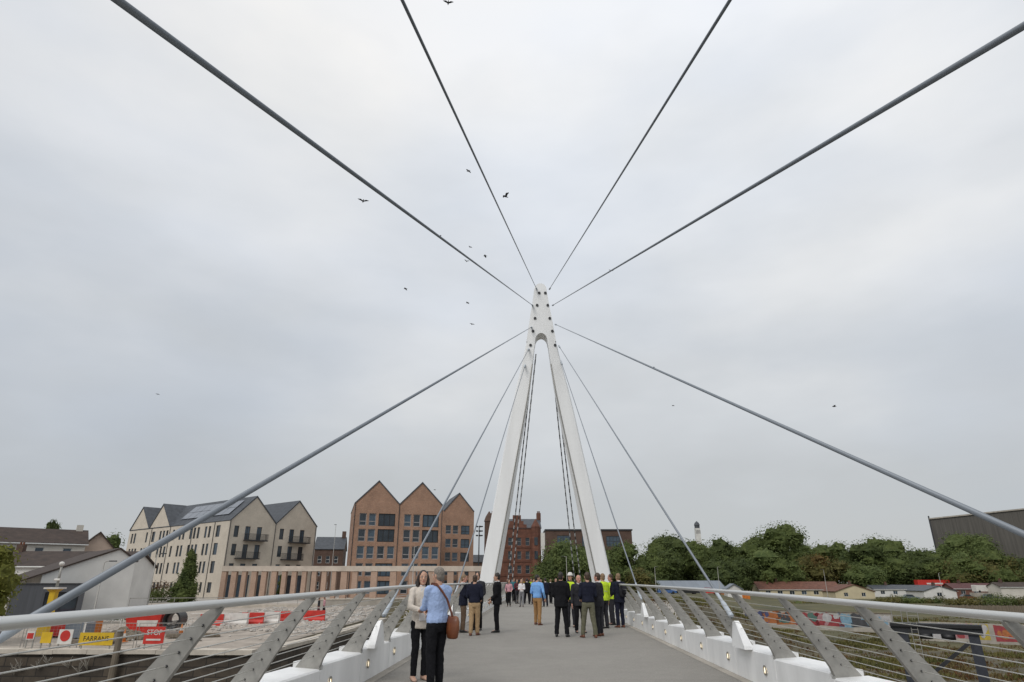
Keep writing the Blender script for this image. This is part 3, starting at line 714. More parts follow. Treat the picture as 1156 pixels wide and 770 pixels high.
# gable wall faces the bridge: ridge runs away, so the gable is the x=0 side turned to face -y
t = thing('gable_house', 'white rendered house with wide asymmetric gable facing the bridge', 'house', (gp(46, 56)[0], gp(46, 56)[1], -1.7), R(45))
GW = 7.2; gl = [(0, -.6), (GW, -.6), (GW, 5.2), (5.7, 6.2), (0, 3.9)]
mb = MB(); mb.prism([(a, 0, b) for a, b in gl], (0, -14, 0)); mb.build('wall', M['render2'], t)
mb = MB(); slab(mb, (-1.5, -.15, 3.35), (5.7, -.15, 6.28), (5.7, 14.1, 6.28), (-1.5, 14.1, 3.35), .14)
slab(mb, (5.703, -.15, 6.28), (GW+.25, -.15, 5.1), (GW+.25, 14.1, 5.1), (5.703, 14.1, 6.28), .14); mb.build('roof', M['brownroof'], t)
x, y = gp(-70, 74)
house('bungalow', 'pale low bungalow with long brown roof behind the grey extension', (x, y, -1.6), R(5), 20.5, 8.5, 5.0, 6.7, M['render2'], M['brownroof'], [(9, 10.2, 2.6, 3.8), (13, 14.2, 2.6, 3.8)])
x, y = gp(16, 52)
t = thing('extension', 'dark grey clad box extension with large window before the white gable', 'building', (x, y, -1.9), R(36))
mb = MB(); q = (2.3, 4.7, .5, 2.6); wall(mb, (0, 0), (5.1, 0), -.6, 3.2, [q], rev=.25); wall(mb, (5.1, 0), (5.1, 4), -.6, 3.2); wall(mb, (0, 4), (0, 0), -.6, 3.2); mb.add([(0, 0, 3.2), (5.1, 0, 3.2), (5.1, 4, 3.2), (0, 4, 3.2)], [(0, 1, 2, 3)]); mb.build('wall', M['greybox'], t)
window(t, (0, 0), (5.1, 0), q, M['black'], M['glass'], mull=1, rev=.25)
mb = MB(); mb.bx(-.06, 5.16, -.06, 4, 3.203, 3.3); mb.build('parapet', M['frame_dark'], t)
x, y = gp(-30, 58)
t = thing('garage', 'low pale garage wall at the left edge beside the grey extension', 'garage', (x, y, -1.9), R(3))
mb = MB(); mb.bx(0, 3.6, 0, 5, 0, 2.3); mb.build('wall', M['render'], t); mb = MB(); mb.bx(-.1, 3.7, -.1, 5.1, 2.31, 2.45); mb.build('roof', M['timber'], t)

# --- right bank: sheds, bungalows and the big works
RZg = -3.2
def hp(px, zc): x, y = gp(px, zc); return (x, y, RZg)
house('long_shed', 'long low shed with blue grey roof and white fascia beyond the railing', hp(727, 165), R(-3), 20.5, 16, 2.9, 5.0, mat('shed_blue', (.03, .035, .07), .6, .3), M['shedroof'], [(12, 14, .6, 2.1)], over=.5, fm=M['frame_white'])
house('hut', 'small white gabled hut next to the long blue grey shed', hp(836, 150), R(86), 4, 3.3, 3.3, 4.3, M['render2'], M['shedroof'])
house('red_cabin', 'orange red site cabin below the white hut', hp(812, 163), R(0), 7.4, 2.5, 2.2, 2.5, M['orange'], M['rust'], [(1.0, 2.0, 1, 1.8), (4, 5, 1, 1.8)], over=.05)
house('bungalow', 'bungalow with long red brown roof and cream walls right of the hut', hp(856, 210), R(-4), 26, 10, 2.5, 4.8, M['cream'], M['redroof'], [(2+k*3.8, 3.6+k*3.8, .8, 2.0) for k in range(6)], fm=M['frame_white'])
t = house('bungalow', 'yellow gabled bungalow with red tiled roof', hp(985, 190), R(88), 10, 11.4, 2.1, 4.0, M['cream'], M['redroof'], gwins=[(2.5, 3.7, .6, 1.7), (7.6, 8.8, .6, 1.7)], fm=M['frame_white'])
house('bungalow', 'long white bungalow with grey roof right of the yellow gable', hp(985, 215), R(-5), 21, 9, 2.5, 3.7, M['render2'], M['slate'], [(2+k*4, 3.4+k*4, .8, 1.9) for k in range(4)], fm=M['frame_white'])
house('bungalow', 'white gable bungalow with dark roof near the red trailer', hp(1077, 185), R(86), 11, 9.0, 2.3, 3.7, M['render2'], M['slate'], gwins=[(3.6, 5.0, .7, 1.8)], fm=M['frame_white'])
house('bungalow', 'low bungalow with dark red roof half hidden by hedges', hp(1075, 205), R(-3), 15, 8, 2.8, 4.3, mat('brick_low', (.16, .07, .05), .85, .2), mat('maroon_roof', (.09, .035, .035), .8, .25), [(2+k*4, 3.4+k*4, 1, 2.2) for k in range(3)])
house('bungalow', 'pale flat gabled shed at the right edge beyond the hedge', hp(1128, 190), R(-3), 9, 7, 3.4, 4.6, M['render'], M['brownroof'])
# red trailer
x, y, z = hp(1036, 225)
t = thing('trailer', 'bright red trailer body parked behind the white bungalow', 'trailer', (x, y, z), R(-2))
mb = MB(); mb.bx(0, 11, 0, 2.5, 3.3, 5.4); mb.bx(.0, 11, .2, 2.3, 3.0, 3.29); mb.build('body', M['red'], t); mb = MB(); mb.bx(3, 8.5, -.03, -.003, 3.9, 4.4); mb.build('stripe', M['whitep'], t)
for xx in (2.5, 3.7, 8.5, 9.7):
    mb = MB(); mb.tube([(xx, .1, 2.62), (xx, .5, 2.62)], .5, 14); mb.build('wheel', M['black'], t)
mb = MB(); mb.bx(-1, 12, -1, 3.5, 0, 2.12); mb.build('loading_bay', M['concrete'], t)
for k, (px, zc, c, nm) in enumerate(((1100, 196, 'whitep', 'white van parked left of the dark red roof'), (1008, 230, 'greybox', 'grey van parked left of the red trailer'))):
    x, y, z = hp(px, zc); t = thing('van', nm, 'van', (x, y, z+1.6), R(4))
    prof = [(0, .35), (5.2, .35), (5.25, 1.1), (4.6, 1.3), (4.0, 2.15), (.1, 2.2), (0, 2.1)]
    mb = MB(); mb.prism([(a, 0, b) for a, b in prof], (0, -1.9, 0)); mb.build('body', M[c], t)
    for xx in (1.0, 4.2):
        mb = MB(); mb.tube([(xx, -.03, .35), (xx, .25, .35)], .35, 14); mb.build('wheel', M['black'], t)
    mb = MB(); mb.add([(3.5, -.01, 1.3), (4.45, -.01, 1.3), (4.0, -.01, 2.0), (3.5, -.01, 2.0)], [(0, 1, 2, 3)]); mb.build('side_window', M['glass'], t)
    mb = MB(); mb.bx(-.5, 6, -.6, 2.6, -1.6, -.01); mb.build('hardstanding', M['concrete'], t)
# the big works
A = pt(1049, 586, 255); t = thing('works_shed', 'huge dark clad works shed rising behind the trees at right', 'building', (A.x, A.y, RZg), R(-33))
mb = MB(); hh = A.z-RZg; Lw = 70
mb.prism([(0, 0, 9), (Lw, 0, 9), (Lw, 0, hh+4.5), (0, 0, hh)], (0, -40, 0)); mb.build('cladding', M['shed'], t)
mb = MB(); ops = [(2+k*3.2, 4.2+k*3.2, 1, 7.6) for k in range(20)]; wall(mb, (0, .3), (Lw, .3), 0, 9, ops, .3); mb.build('brick_base', mat('shed_brick', (.30, .17, .10), .85, .2, scale=.6), t)
mb = MB(); [mb.bx(q[0], q[1], .62, .7, 1, 7.6) for q in ops]; mb.build('panel', M['concrete'], t)
mb = MB(); mb.bx(-.3, .2, -.3, .2, 0, hh+1.2); mb.build('corner_post', M['frame_dark'], t)
mb = MB(); mb.bar((0, -.3, hh+.1), (Lw, -.3, hh+4.6), .35, .5); mb.build('eaves_flashing', M['concrete'], t)
# distant church tower
A = pt(787.5, 601, 420); t = thing('church_tower', 'pale distant church tower with dark cupola above the treetops', 'tower', (A.x, A.y, RZg))
h0 = A.z-RZg
mb = MB(); mb.bx(-1.6, 1.6, -1.6, 1.6, 0, h0+2.6); mb.build('shaft', M['render2'], t); mb = MB(); mb.tube([(0, 0, h0+2.6), (0, 0, h0+4.4), (0, 0, h0+4.5), (0, 0, h0+6.0), (0, 0, h0+7.2)], [1.7, 1.7, 2.0, 1.4, .1], 10); mb.build('cupola', M['slate'], t)
for k in range(4):
    mb = MB(); mb.bx(-1.2+k*.8-.15, -1.2+k*.8+.15, -1.65, -1.62, h0-1.0, h0+1.4); mb.build('louvre', M['frame_dark'], t)

# ------------------------------------------------------------------ vegetation
def rnd_dir(rg):
    z = rg.uniform(-1, 1); a = rg.uniform(0, 2*math.pi); q = math.sqrt(1-z*z); return Vector((q*math.cos(a), q*math.sin(a), z))
def leaves(mb, c, rad, n, ls, rg, mi=0, shell=.55):
    c = Vector(c)
    for _ in range(n):
        d = rnd_dir(rg); k = shell+(1.02-shell)*rg.random()**.6+(.22*rg.random() if rg.random() < .15 else 0)
        p = c+Vector((d.x*rad[0], d.y*rad[1], d.z*rad[2]))*k
        nn = (d*.8+rnd_dir(rg)*.55+Vector((0, 0, .55))).normalized(); x = nn.orthogonal().normalized(); y = nn.cross(x)
        a = rg.uniform(0, 6.28); x, y = x*math.cos(a)+y*math.sin(a), y*math.cos(a)-x*math.sin(a)
        l = ls*rg.uniform(.6, 1.4); w_ = l*rg.uniform(.4, .7)
        mb.add([p-x*l*.5, p+y*w_*.5, p+x*l*.5, p-y*w_*.5], [(0, 1, 2, 3)], mi)
def core(mb, c, r, rg, mi):
    # a ragged inner mass of foliage
    ph = [rg.uniform(0, 6) for _ in range(4)]; rs = []; n, m = 9, 6
    for k in range(m+1):
        a = math.pi*(.05+.9*k/m); ring = []
        for i in range(n):
            b = 2*math.pi*i/n; kk = 1+.22*math.sin(3*b+ph[0]+a*2)+.15*math.sin(5*a+ph[1]+b)+rg.uniform(-.12, .12)
            ring.append(Vector(c)+Vector((r[0]*math.sin(a)*math.cos(b)*kk, r[1]*math.sin(a)*math.sin(b)*kk, -r[2]*math.cos(a)*kk)))
        rs.append(ring)
    mb.rings(rs, mi)
def tree(name, label, base, hgt_, wid, lf, seed, n=3000, ls=.6, clumps=22, low=.12, shape='round', group=None, mats2=None, cat='tree'):
    rg = random.Random(seed); t = thing(name, label, cat, base, 0, group)
    mb = MB(); tr = max(.06, hgt_*.02)
    th = hgt_*(.55 if shape == 'round' else .8)
    mb.tube([(0, 0, -.3), (rg.uniform(-.1, .1), 0, th*.4), (rg.uniform(-.3, .3)*wid*.1, 0, th)], [tr*1.3, tr, tr*.3], 8)
    cl = []
    for k in range(clumps):
        a = rg.uniform(0, 6.28)
        if shape == 'cone':
            f = (k+.5)/clumps; z = hgt_*(low+(.95-low)*f); rr = wid/2*(1-f)**.75*.62
            q = rr*rg.uniform(.5, 1); r0 = wid*.24*(1-.65*f)+.05*wid
            cl.append(((q*math.cos(a), q*math.sin(a), z), (r0, r0, r0*1.25)))
        else:
            d = rnd_dir(rg); kk = rg.uniform(.35, .78); zc_ = hgt_*(low+(1-low)/2); rz = hgt_*(1-low)/2
            if shape == 'tall': d.z *= 1
            p = (d.x*wid/2*kk, d.y*wid/2*kk, zc_+d.z*rz*kk)
            r0 = rg.uniform(.16, .30); cl.append((p, (wid*r0, wid*r0, (wid*.5+hgt_*.5)*r0*.8)))
    for p, _ in cl[::3]:
        mb.tube([(0, 0, th*rg.uniform(.35, .75)), (p[0]*.5, p[1]*.5, p[2]*.5+th*.3), p], [tr*.5, tr*.3, tr*.1], 6)
    mb.build('trunk', M['bark'], t)
    mb = MB(); tot = sum(r[0]*r[2] for _, r in cl)
    for p, r in cl:
        mi = 0 if rg.random() < .66 else 1
        core(mb, p, [q*.6 for q in r], rg, mi)
        leaves(mb, p, r, int(n*r[0]*r[2]/tot), ls, rg, mi)
    mb.build('crown', [lf, mats2 or lf], t)
    return t
def tr_at(px, ytop, zc, wpx, z0):
    """foot of a tree, its height and width, from where it stands and how wide it looks"""
    top = pt(px, ytop, zc); return (top.x, top.y, z0), top.z-z0, wpx*zc/F
def T(label, px, ytop, zc, wpx, z0, lf, seed, **k):
    b, h, w_ = tr_at(px, ytop, zc, wpx, z0); return tree(k.pop('name', 'tree'), label, b, h, w_, lf, seed, **k)
belt = [
 ('broad rounded light olive tree right of the sandstone tenement', 645, 614, 150, 74, -1.2, G3, G2, 4200, .55),
 ('dark low tree below the white banner sign', 618, 634, 142, 34, -1.2, G1, G2, 1800, .5),
 ('dark tree filling the gap left of the right mast leg', 668, 604, 172, 52, -1.6, G2, G1, 2600, .55),
 ('dark tree directly right of the right mast leg', 700, 608, 190, 48, -2.5, G2, G1, 2400, .6),
 ('yellowish shrubby tree low beside the right mast leg', 722, 636, 165, 40, -3.2, G4, G3, 1800, .5),
 ('rounded dark tree under the church tower, left side', 750, 601, 240, 62, -3.2, G1, G2, 3000, .7),
 ('mid green tree standing right below the church tower', 785, 602, 250, 56, -3.2, G2, G3, 3000, .7),
 ('dark low tree filling the belt behind the long shed', 735, 620, 215, 60, -3.2, G1, G2, 2600, .65),
 ('dull dark tree right of the church tower', 818, 608, 255, 52, -3.2, G2, G1, 2600, .7),
 ('darkest tree above the white hut', 822, 626, 212, 56, -3.2, G1, G1, 2800, .65),
 ('tallest pale green tree in the belt, above the long bungalow', 867, 589, 250, 84, -3.2, G3, G2, 5200, .75),
 ('mid green tree in front of the tallest pale one', 872, 622, 225, 66, -3.2, G2, G3, 3000, .65),
 ('olive yellow tree behind the end of the long bungalow', 921, 622, 235, 62, -3.2, G4, G7, 3200, .65),
 ('dark tree behind the olive yellow one', 930, 607, 265, 54, -3.2, G2, G4, 2800, .7),
 ('dark rounded tree above the yellow gabled bungalow', 966, 602, 255, 58, -3.2, G1, G2, 3400, .7),
 ('fresh green shrubby tree just right of the olive one', 972, 638, 228, 46, -3.2, G3, G2, 2200, .6),
 ('wide mid green tree left of the works shed', 1022, 604, 260, 76, -3.2, G2, G1, 4200, .7),
 ('dark green tree behind the red trailer', 1012, 628, 245, 58, -3.2, G1, G2, 2800, .65),
 ('bright topped tree in front of the works shed', 1087, 598, 240, 70, -3.2, G3, G2, 3600, .65),
 ('olive tree behind the dark red roofed bungalow', 1096, 626, 228, 76, -3.2, G4, G2, 3600, .65),
 ('small dark tree between the trailer and the works shed', 1056, 622, 238, 52, -3.2, G2, G1, 2600, .65),
 ('mid green tree filling the gap behind the white hut', 842, 612, 272, 60, -3.2, G2, G3, 2600, .7),
 ('pale green tree in the gap right of the tallest one', 903, 612, 278, 56, -3.2, G3, G2, 2600, .7),
 ('mid green tree behind the fresh green shrub and dark rounded tree', 990, 607, 280, 58, -3.2, G2, G3, 2600, .7),
 ('soft green tree left of the church tower behind the long shed', 766, 612, 276, 60, -3.2, G3, G2, 2600, .7),
 ('mid green tree at the far right in front of the works shed', 1120, 612, 246, 60, -3.2, G2, G4, 2800, .65),
 ('dark tree at the right edge below the works shed', 1146, 628, 225, 52, -3.2, G1, G4, 2600, .65),
]
for i, (lb, px, yt, zc, wp, z0, a, b, n, ls) in enumerate(belt):
    T(lb, px, yt, zc, wp*1.08, z0, a, 100+i, n=int(n*2.4), ls=ls*1.15, mats2=b, low=.02, clumps=24)
T('leafy yellow green tree at the left edge beside the garage', 0, 600, 42, 92, -2.1, G5, 301, n=3600, ls=.22, clumps=26, low=.1, mats2=G3)
T('dark green conifer in front of the beige block', 217, 621, 98, 35, -1.3, G1, 302, n=4200, ls=.32, clumps=34, low=.03, shape='cone', mats2=G2, name='conifer')
T('round green tree between the end house and the beige block', 128, 600, 150, 34, -1.3, G2, 303, n=2400, ls=.5, mats2=G3)
T('dark scruffy tree poking over the long terrace roof', 58, 585, 130, 16, -1.3, G1, 304, n=700, ls=.4, clumps=12, low=.5)
T('low dark tree poking over the right end of the terrace roof', 68, 591, 132, 14, -1.3, G1, 305, n=600, ls=.4, clumps=10, low=.6)
T('slim green tree between colonnade piers', 318, 648, 106, 10, -1.3, G2, 306, n=900, ls=.25, clumps=12, shape='cone', name='conifer')
for px, dz, sd_ in ((66, 0, 1), ):
    pass
def hedge(label, px0, px1, zc0, zc1, z0, h, d, lf, lf2, seed, n, ls, name='hedge'):
    a = Vector((*gp(px0, zc0), z0)); b = Vector((*gp(px1, zc1), z0)); L_ = (b-a).length
    t = thing(name, label, 'hedge', a, math.atan2(b.y-a.y, b.x-a.x)); rg = random.Random(seed)
    mb = MB(); k = max(3, int(L_/h*1.3))
    for i in range(k):
        x = L_*(i+.5)/k; hh = h*rg.uniform(.7, 1.15)
        leaves(mb, (x, rg.uniform(-.1, .1)*d, hh*.5), (L_/k*.9, d*.6, hh*.52), n//k, ls, rg, 0 if rg.random() < .7 else 1, .3)
    mb.build('foliage', [lf, lf2], t); return t
hedge('dark green clipped hedge before the beige block', 146, 215, 92, 98, -1.35, 2.4, 1.6, G1, G2, 401, 3400, .22)
hedge('russet leaved shrubs above the dark hedge by the beige block', 147, 192, 99, 102, -1.3, 4.0, 1.6, G6, G6, 402, 2200, .26)
hedge('green verge bushes in front of the white gable house', 92, 152, 56, 58, -1.8, 1.0, 1.0, G2, G1, 403, 1500, .14)
hedge('overgrown bramble hedge in front of the white bungalows', 985, 1062, 150, 150, -3.5, 2.2, 3, G4, G2, 404, 3600, .36)
hedge('thick green hedge along the bank at right', 1066, 1190, 140, 136, -3.6, 2.6, 3, G2, G4, 405, 5200, .36)
hedge('hedge patch below the yellow gabled bungalow', 880, 985, 150, 150, -3.6, 1.0, 3, G4, G2, 406, 2400, .34)
hedge('rough bushes along the foot of the long shed', 725, 850, 135, 132, -3.9, 1.0, 3, G4, G2, 407, 2600, .3)

# rough ground cover on the near right bank and in the inlet
rg = random.Random(5); mb = MB()
for _ in range(42000):
    y = 42+rg.random()**1.3*80; x = rg.uniform(-15, 18+y*.75)
    if abs(x) < 4 and y < 60: continue
    z = H(x, y); nn_ = mnoise.noise(Vector((x*.09, y*.22, 3)))
    if nn_ < -.12 and rg.random() < .8: continue
    mi = 0 if nn_ > .12 else (1 if rg.random() < .6 else 2)
    s_ = rg.uniform(.12, .36)*(1 if mi else 1.5)
    for k in range(4):
        a = rg.uniform(0, 6.28); dx, dy = math.cos(a), math.sin(a); o = Vector((x+rg.uniform(-.3, .3), y+rg.uniform(-.3, .3), z-.05)); w_ = s_*.3
        mb.add([o+Vector((-dy*w_, dx*w_, 0)), o+Vector((dy*w_, -dx*w_, 0)), o+Vector((dx*s_*.4+dy*w_*.4, dy*s_*.4-dx*w_*.4, s_*rg.uniform(.5, 1)))], [(0, 1, 2)], mi)
tag(mb.build('scrub', [G4, leaf('scrub_straw', (.11, .085, .035), (.21, .165, .07), .5), G6]), 'rough olive and straw coloured scrub covering the low bank', 'scrub', kind='stuff')

# rubble along the inlet and over the site
rg = random.Random(8); mb = MB(); t_ = (1+5**.5)/2
ico = [Vector(p).normalized() for p in ((-1, t_, 0), (1, t_, 0), (-1, -t_, 0), (1, -t_, 0), (0, -1, t_), (0, 1, t_), (0, -1, -t_), (0, 1, -t_), (t_, 0, -1), (t_, 0, 1), (-t_, 0, -1), (-t_, 0, 1))]
icf = [(0, 11, 5), (0, 5, 1), (0, 1, 7), (0, 7, 10), (0, 10, 11), (1, 5, 9), (5, 11, 4), (11, 10, 2), (10, 7, 6), (7, 1, 8), (3, 9, 4), (3, 4, 2), (3, 2, 6), (3, 6, 8), (3, 8, 9), (4, 9, 5), (2, 4, 11), (6, 2, 10), (8, 6, 7), (9, 8, 1)]
def rock(mb, p, r):
    sx, sy, sz = r*rg.uniform(.7, 1.3), r*rg.uniform(.7, 1.3), r*rg.uniform(.5, .9)
    mb.add([Vector(p)+Vector((q.x*sx, q.y*sy, q.z*sz))*rg.uniform(.8, 1.2) for q in ico], icf)
for _ in range(2300):
    v = rg.random()
    if v < .55: x, y = rg.uniform(-34, -17), rg.uniform(52, 92)
    elif v < .8: x, y = rg.gauss(-17, 2.2), rg.uniform(50, 88)
    else: x, y = rg.uniform(-60, -18), rg.uniform(41, 70)
    if -16.6 < x < -15.5 and y < 84: continue
    rock(mb, (x, y, H(x, y)+.05), rg.uniform(.05, .10+.16*rg.random())*(1 if v < .8 else .6))
tag(mb.build('rubble', M['rock']), 'pale rubble stones strewn over the construction site', 'rubble', kind='stuff')
for lb, px, zc, n, sp in (('low heap of broken pale stone beside the inlet', 432, 62, 130, 2.6), ('dark heap of soil and rubble left of the red skip', 150, 44, 90, 1.6)):
    x, y = gp(px, zc); z0 = H(x, y); t = thing('rubble_heap', lb, 'rubble heap', (x, y, z0)); mb = MB()
    for _ in range(n):
        a, q = rg.uniform(0, 6.28), rg.random()**.6; rock(mb, (math.cos(a)*q*sp, math.sin(a)*q*sp*.7, (1-q)*sp*.35), rg.uniform(.15, .4))
    mb.build('stones', M['rock'] if n > 100 else M['timber'], t); t.children[0]['kind'] = 'stuff'
# pale weeds rooted in the wall face
for i, (px, py) in enumerate(((12, 762), (19, 758), (40, 756), (51, 752), (74, 755), (86, 762), (95, 757), (182, 758))):
    p = atY(px, py, 38.9); t = thing('wall_weed', 'spindly pale weed growing from the quay wall face', 'plant', (p.x, 39.15, p.z), 0, 'weeds on the quay wall'); r2 = random.Random(i)
    mb = MB()
    for k in range(7):
        dx, dz = r2.uniform(-.35, .35), r2.uniform(.2, .75); mb.tube([(0, 0, 0), (dx*.4, -.2, dz*.6), (dx, -.3, dz)], [.025, .02, .012], 5)
    mb.build('stem', M['concrete'], t)

# ------------------------------------------------------------------ the site on the left bank
def text(body, size, m, parent, loc, rot=(math.pi/2, 0, 0), name='lettering', ext=.004, sx=1):
    c = bpy.data.curves.new(name, 'FONT'); c.body = body; c.size = size; c.extrude = ext; c.align_x = 'CENTER'; c.align_y = 'CENTER'
    o = bpy.data.objects.new(name, c); COL.objects.link(o); dg = bpy.context.evaluated_depsgraph_get(); dg.update()
    me = bpy.data.meshes.new_from_object(o.evaluated_get(dg)); bpy.data.objects.remove(o); me.materials.clear(); me.materials.append(m)
    o = bpy.data.objects.new(name, me); COL.objects.link(o); o.parent = parent; o.location = loc; o.rotation_euler = rot; o.scale = (sx, 1, 1); return o
def barrier(px, zc, c, label, rz=0.0, w_=2.0):
    x, y = gp(px, zc); t = thing('barrier', label, 'barrier', (x, y, H(x, y)), rz, 'plastic barriers along the site')
    mb = MB(); sec = [(-.28, 0), (.28, 0), (.28, .16), (.14, .34), (.12, .9), (-.12, .9), (-.14, .34), (-.28, .16)]
    mb.prism([(-w_/2+.03, a, b) for a, b in reversed(sec)], (-w_+.06, 0, 0)); mb.build('body', M[c], t)
    mb = MB()
    for k in (-1, 1): mb.bx(k*w_*.24-.3, k*w_*.24+.3, -.165, -.13, .45, .6)
    mb.build('recess', M[c], t)
    mb = MB(); mb.tube([(w_/2, 0, .1), (w_/2, 0, .95)], .05, 8); mb.build('locking_pin', M['whitep'], t)
for px, c, lb in ((246, 'red', 'red plastic barrier behind the leaning post at the left end of the row'), (271, 'whitep', 'first white plastic barrier from the left in the row'), (291, 'red', 'red plastic barrier between the two white ones'), (308, 'whitep', 'white plastic barrier second from left, before the long red one'),
                  (328, 'red', 'long red plastic barrier in the middle of the row'), (359, 'red', 'red plastic barrier at the right end by the two walkers')):
    barrier(px, 54.5+(px-246)*.045, c, lb, R(4), 2.0 if px not in (328, 271) else 2.3)
# boarded fence panels with signs on the quay edge
def board(px0, px1, y0, y1, zc, c, label, name='sign_board', cat='sign', posts=True, rz=0.0):
    a, b = pt(px0, y1, zc), pt(px1, y0, zc); w_ = b.x-a.x; h_ = b.z-a.z; g0 = H(a.x, a.y+.2)
    t = thing(name, label, cat, ((a.x+b.x)/2, a.y, g0), rz); zb_ = a.z-g0
    mb = MB(); mb.bx(-w_/2, w_/2, -.02, .02, zb_, zb_+h_); mb.build('panel', M[c], t)
    if posts:
        for s in (-1, 1):
            mb = MB(); mb.bx(s*w_*.42-.03, s*w_*.42+.03, .025, .085, 0, zb_+h_); mb.build('post', M['galv'], t)
    return t, w_, h_, zb_
t, w_, h_, zb_ = board(88, 127, 714.5, 728.5, 36.5, 'yellow', 'yellow contractor sign with black lettering on the quay fence')
text('FARRANS', .36, M['black'], t, (0, -.026, zb_+h_*.52), sx=1.0)
t, w_, h_, zb_ = board(161, 184, 708, 727, 36.5, 'red', 'red stop sign board with white lettering on the quay fence')
text('STOP', .40, M['whitep'], t, (0, -.026, zb_+h_*.66), sx=.95)
mb = MB(); mb.bx(-w_*.36, w_*.36, -.03, -.022, zb_+h_*.2, zb_+h_*.3); mb.build('rule', M['whitep'], t)
board(45, 57, 714, 726, 37, 'yellow', 'small blank yellow sign on the quay fence left of the yellow contractor sign')
t, w_, h_, zb_ = board(64, 80, 711, 727, 37, 'whitep', 'white sign with red disc on the quay fence')
mb = MB(); mb.tube([(0, -.021, zb_+h_*.56), (0, -.035, zb_+h_*.56)], .30, 20); mb.build('red_disc', M['red'], t)
t, w_, h_, zb_ = board(29, 38, 713, 722, 37, 'whitep', 'small white sign with red panel at the left of the quay fence')
mb = MB(); mb.bx(-w_*.4, w_*.4, -.03, -.022, zb_+h_*.1, zb_+h_*.8); mb.build('red_panel', M['red'], t)
for px0, px1, lb in ((-40, 20, 'open mesh site fence panel at the left edge'), (22, 84, 'open mesh site fence panel behind the red disc sign'), (86, 148, 'open mesh site fence panel carrying the yellow sign'), (150, 204, 'open mesh site fence panel carrying the red stop sign')):
    a, b = pt(px0, 730, 37.6), pt(px1, 730, 37.6); g0 = H(a.x, a.y+.3); w_ = b.x-a.x
    t = thing('mesh_fence', lb, 'fence', (a.x, a.y+.3, g0), 0, 'site fence panels on the quay')
    mb = MB(); mb.tube([(0, 0, 0), (0, 0, 1.35), (w_, 0, 1.35), (w_, 0, 0)], .022, 6); mb.tube([(0, 0, .15), (w_, 0, .15)], .018, 6); mb.build('frame', M['galv'], t)
    mb = MB(); n = int(w_/.22)
    for k in range(1, n): mb.tube([(w_*k/n, 0, .15), (w_*k/n, 0, 1.35)], .004, 4)
    for k in range(1, 7): mb.tube([(0, .005, .15+k*.17), (w_, .005, .15+k*.17)], .004, 4)
    tag(mb.build('mesh_infill', M['galv'], t), kind='stuff')
p = pt(137, 745, 36.2); t = thing('fender_pile', 'weathered timber fender pile standing against the quay wall', 'pile', (p.x, 38.85, -6.5))
mb = MB(); mb.tube([(0, 0, 0), (.02, 0, 3), (.05, -.03, 5.35)], [.2, .19, .17], 10); mb.build('timber', M['timber'], t); mb = MB(); mb.tube([(.05, -.03, 5.35), (.05, -.03, 5.42)], .2, 10); mb.build('cap', M['galv'], t)
# yellow cctv tower
x, y = gp(64, 46); z0 = H(x, y); t = thing('camera_tower', 'yellow site camera tower with white tray and slim mast', 'tower', (x, y, z0))
mb = MB(); mb.rings([[Vector((sx*w_, sy*w_, z)) for sx, sy in ((-1, -1), (1, -1), (1, 1), (-1, 1))] for z, w_ in ((0, .42), (.3, .38), (1.8, .2), (2.9, .2), (3.1, .38))]); mb.build('body', M['yellow'], t)
mb = MB(); mb.bx(-.55, .55, -.42, .42, 3.11, 3.22); mb.build('tray', M['whitep'], t)
top = pt(80, 638, 46).z-z0
mb = MB(); mb.tube([(.1, 0, 3.25), (.1, 0, top)], [.1, .07], 8); mb.build('mast', M['galv'], t, True)
mb = MB(); mb.ell((.1, -.05, top+.1), (.18, .18, .16)); mb.build('camera', M['whitep'], t)
mb = MB(); mb.tube([(-.1, -.1, top-1.0), (.3, -.1, top-1.0)], .09, 8); mb.build('floodlight', M['whitep'], t)
# lamp posts
def lamp(px, ybase, ytop, zc, label, arm=.7, rz=0.0, group=None, two=False):
    a = pt(px, ybase, zc); top = pt(px, ytop, zc); z0 = H(a.x, a.y); h_ = top.z-z0; t = thing('street_lamp', label, 'street lamp', (a.x, a.y, z0), rz, group)
    mb = MB(); mb.tube([(0, 0, 0), (0, 0, 1.2), (0, 0, 1.25), (0, 0, h_)], [.10, .10, .07, .045], 8); mb.build('pole', M['galv'], t, True)
    mb = MB(); mb.tube([(0, 0, h_-.02), (arm*.5, 0, h_+.06), (arm, 0, h_+.08)], .03, 6); a_ = mb.build('arm', M['galv'], t)
    mb = MB(); mb.box((arm+.25, 0, h_+.08), (.6, .2, .09)); mb.build('lantern', M['frame_dark'], t)
lamp(165, 690, 625, 62, 'slim pale lamp post in front of the dark hedge', .4)
lamp(106, 690, 634, 54, 'lamp post standing before the white gable wall', .5)
lamp(640, 655, 628, 122, 'lamp post in front of the round olive tree', -1.0)
lamp(934, 670, 643, 170, 'lamp post above the yellow gabled bungalow', -.8)
lamp(1069, 690, 647, 150, 'lamp post left of the red roofed bungalow, right bank', .4)
lamp(741, 668, 640, 150, 'thin lamp post left of the long shed roof', .5)
lamp(813, 670, 640, 158, 'thin lamp post at the right end of the long shed', .5)
lamp(464, 690, 616, 90, 'dark slim lamp post before the middle brown gable', .4)
lamp(371, 680, 560+30, 150, 'pale lamp post in the gap left of the brown gables', -.4)
a = pt(540, 655, 128); z0 = H(a.x, a.y); h_ = pt(540, 592, 128).z-z0
t = thing('floodlight_mast', 'tall dark mast ringed with floodlights left of the left mast leg', 'mast', (a.x, a.y, z0))
mb = MB(); mb.tube([(0, 0, 0), (0, 0, h_)], [.17, .10], 8); mb.build('pole', M['frame_dark'], t, True)
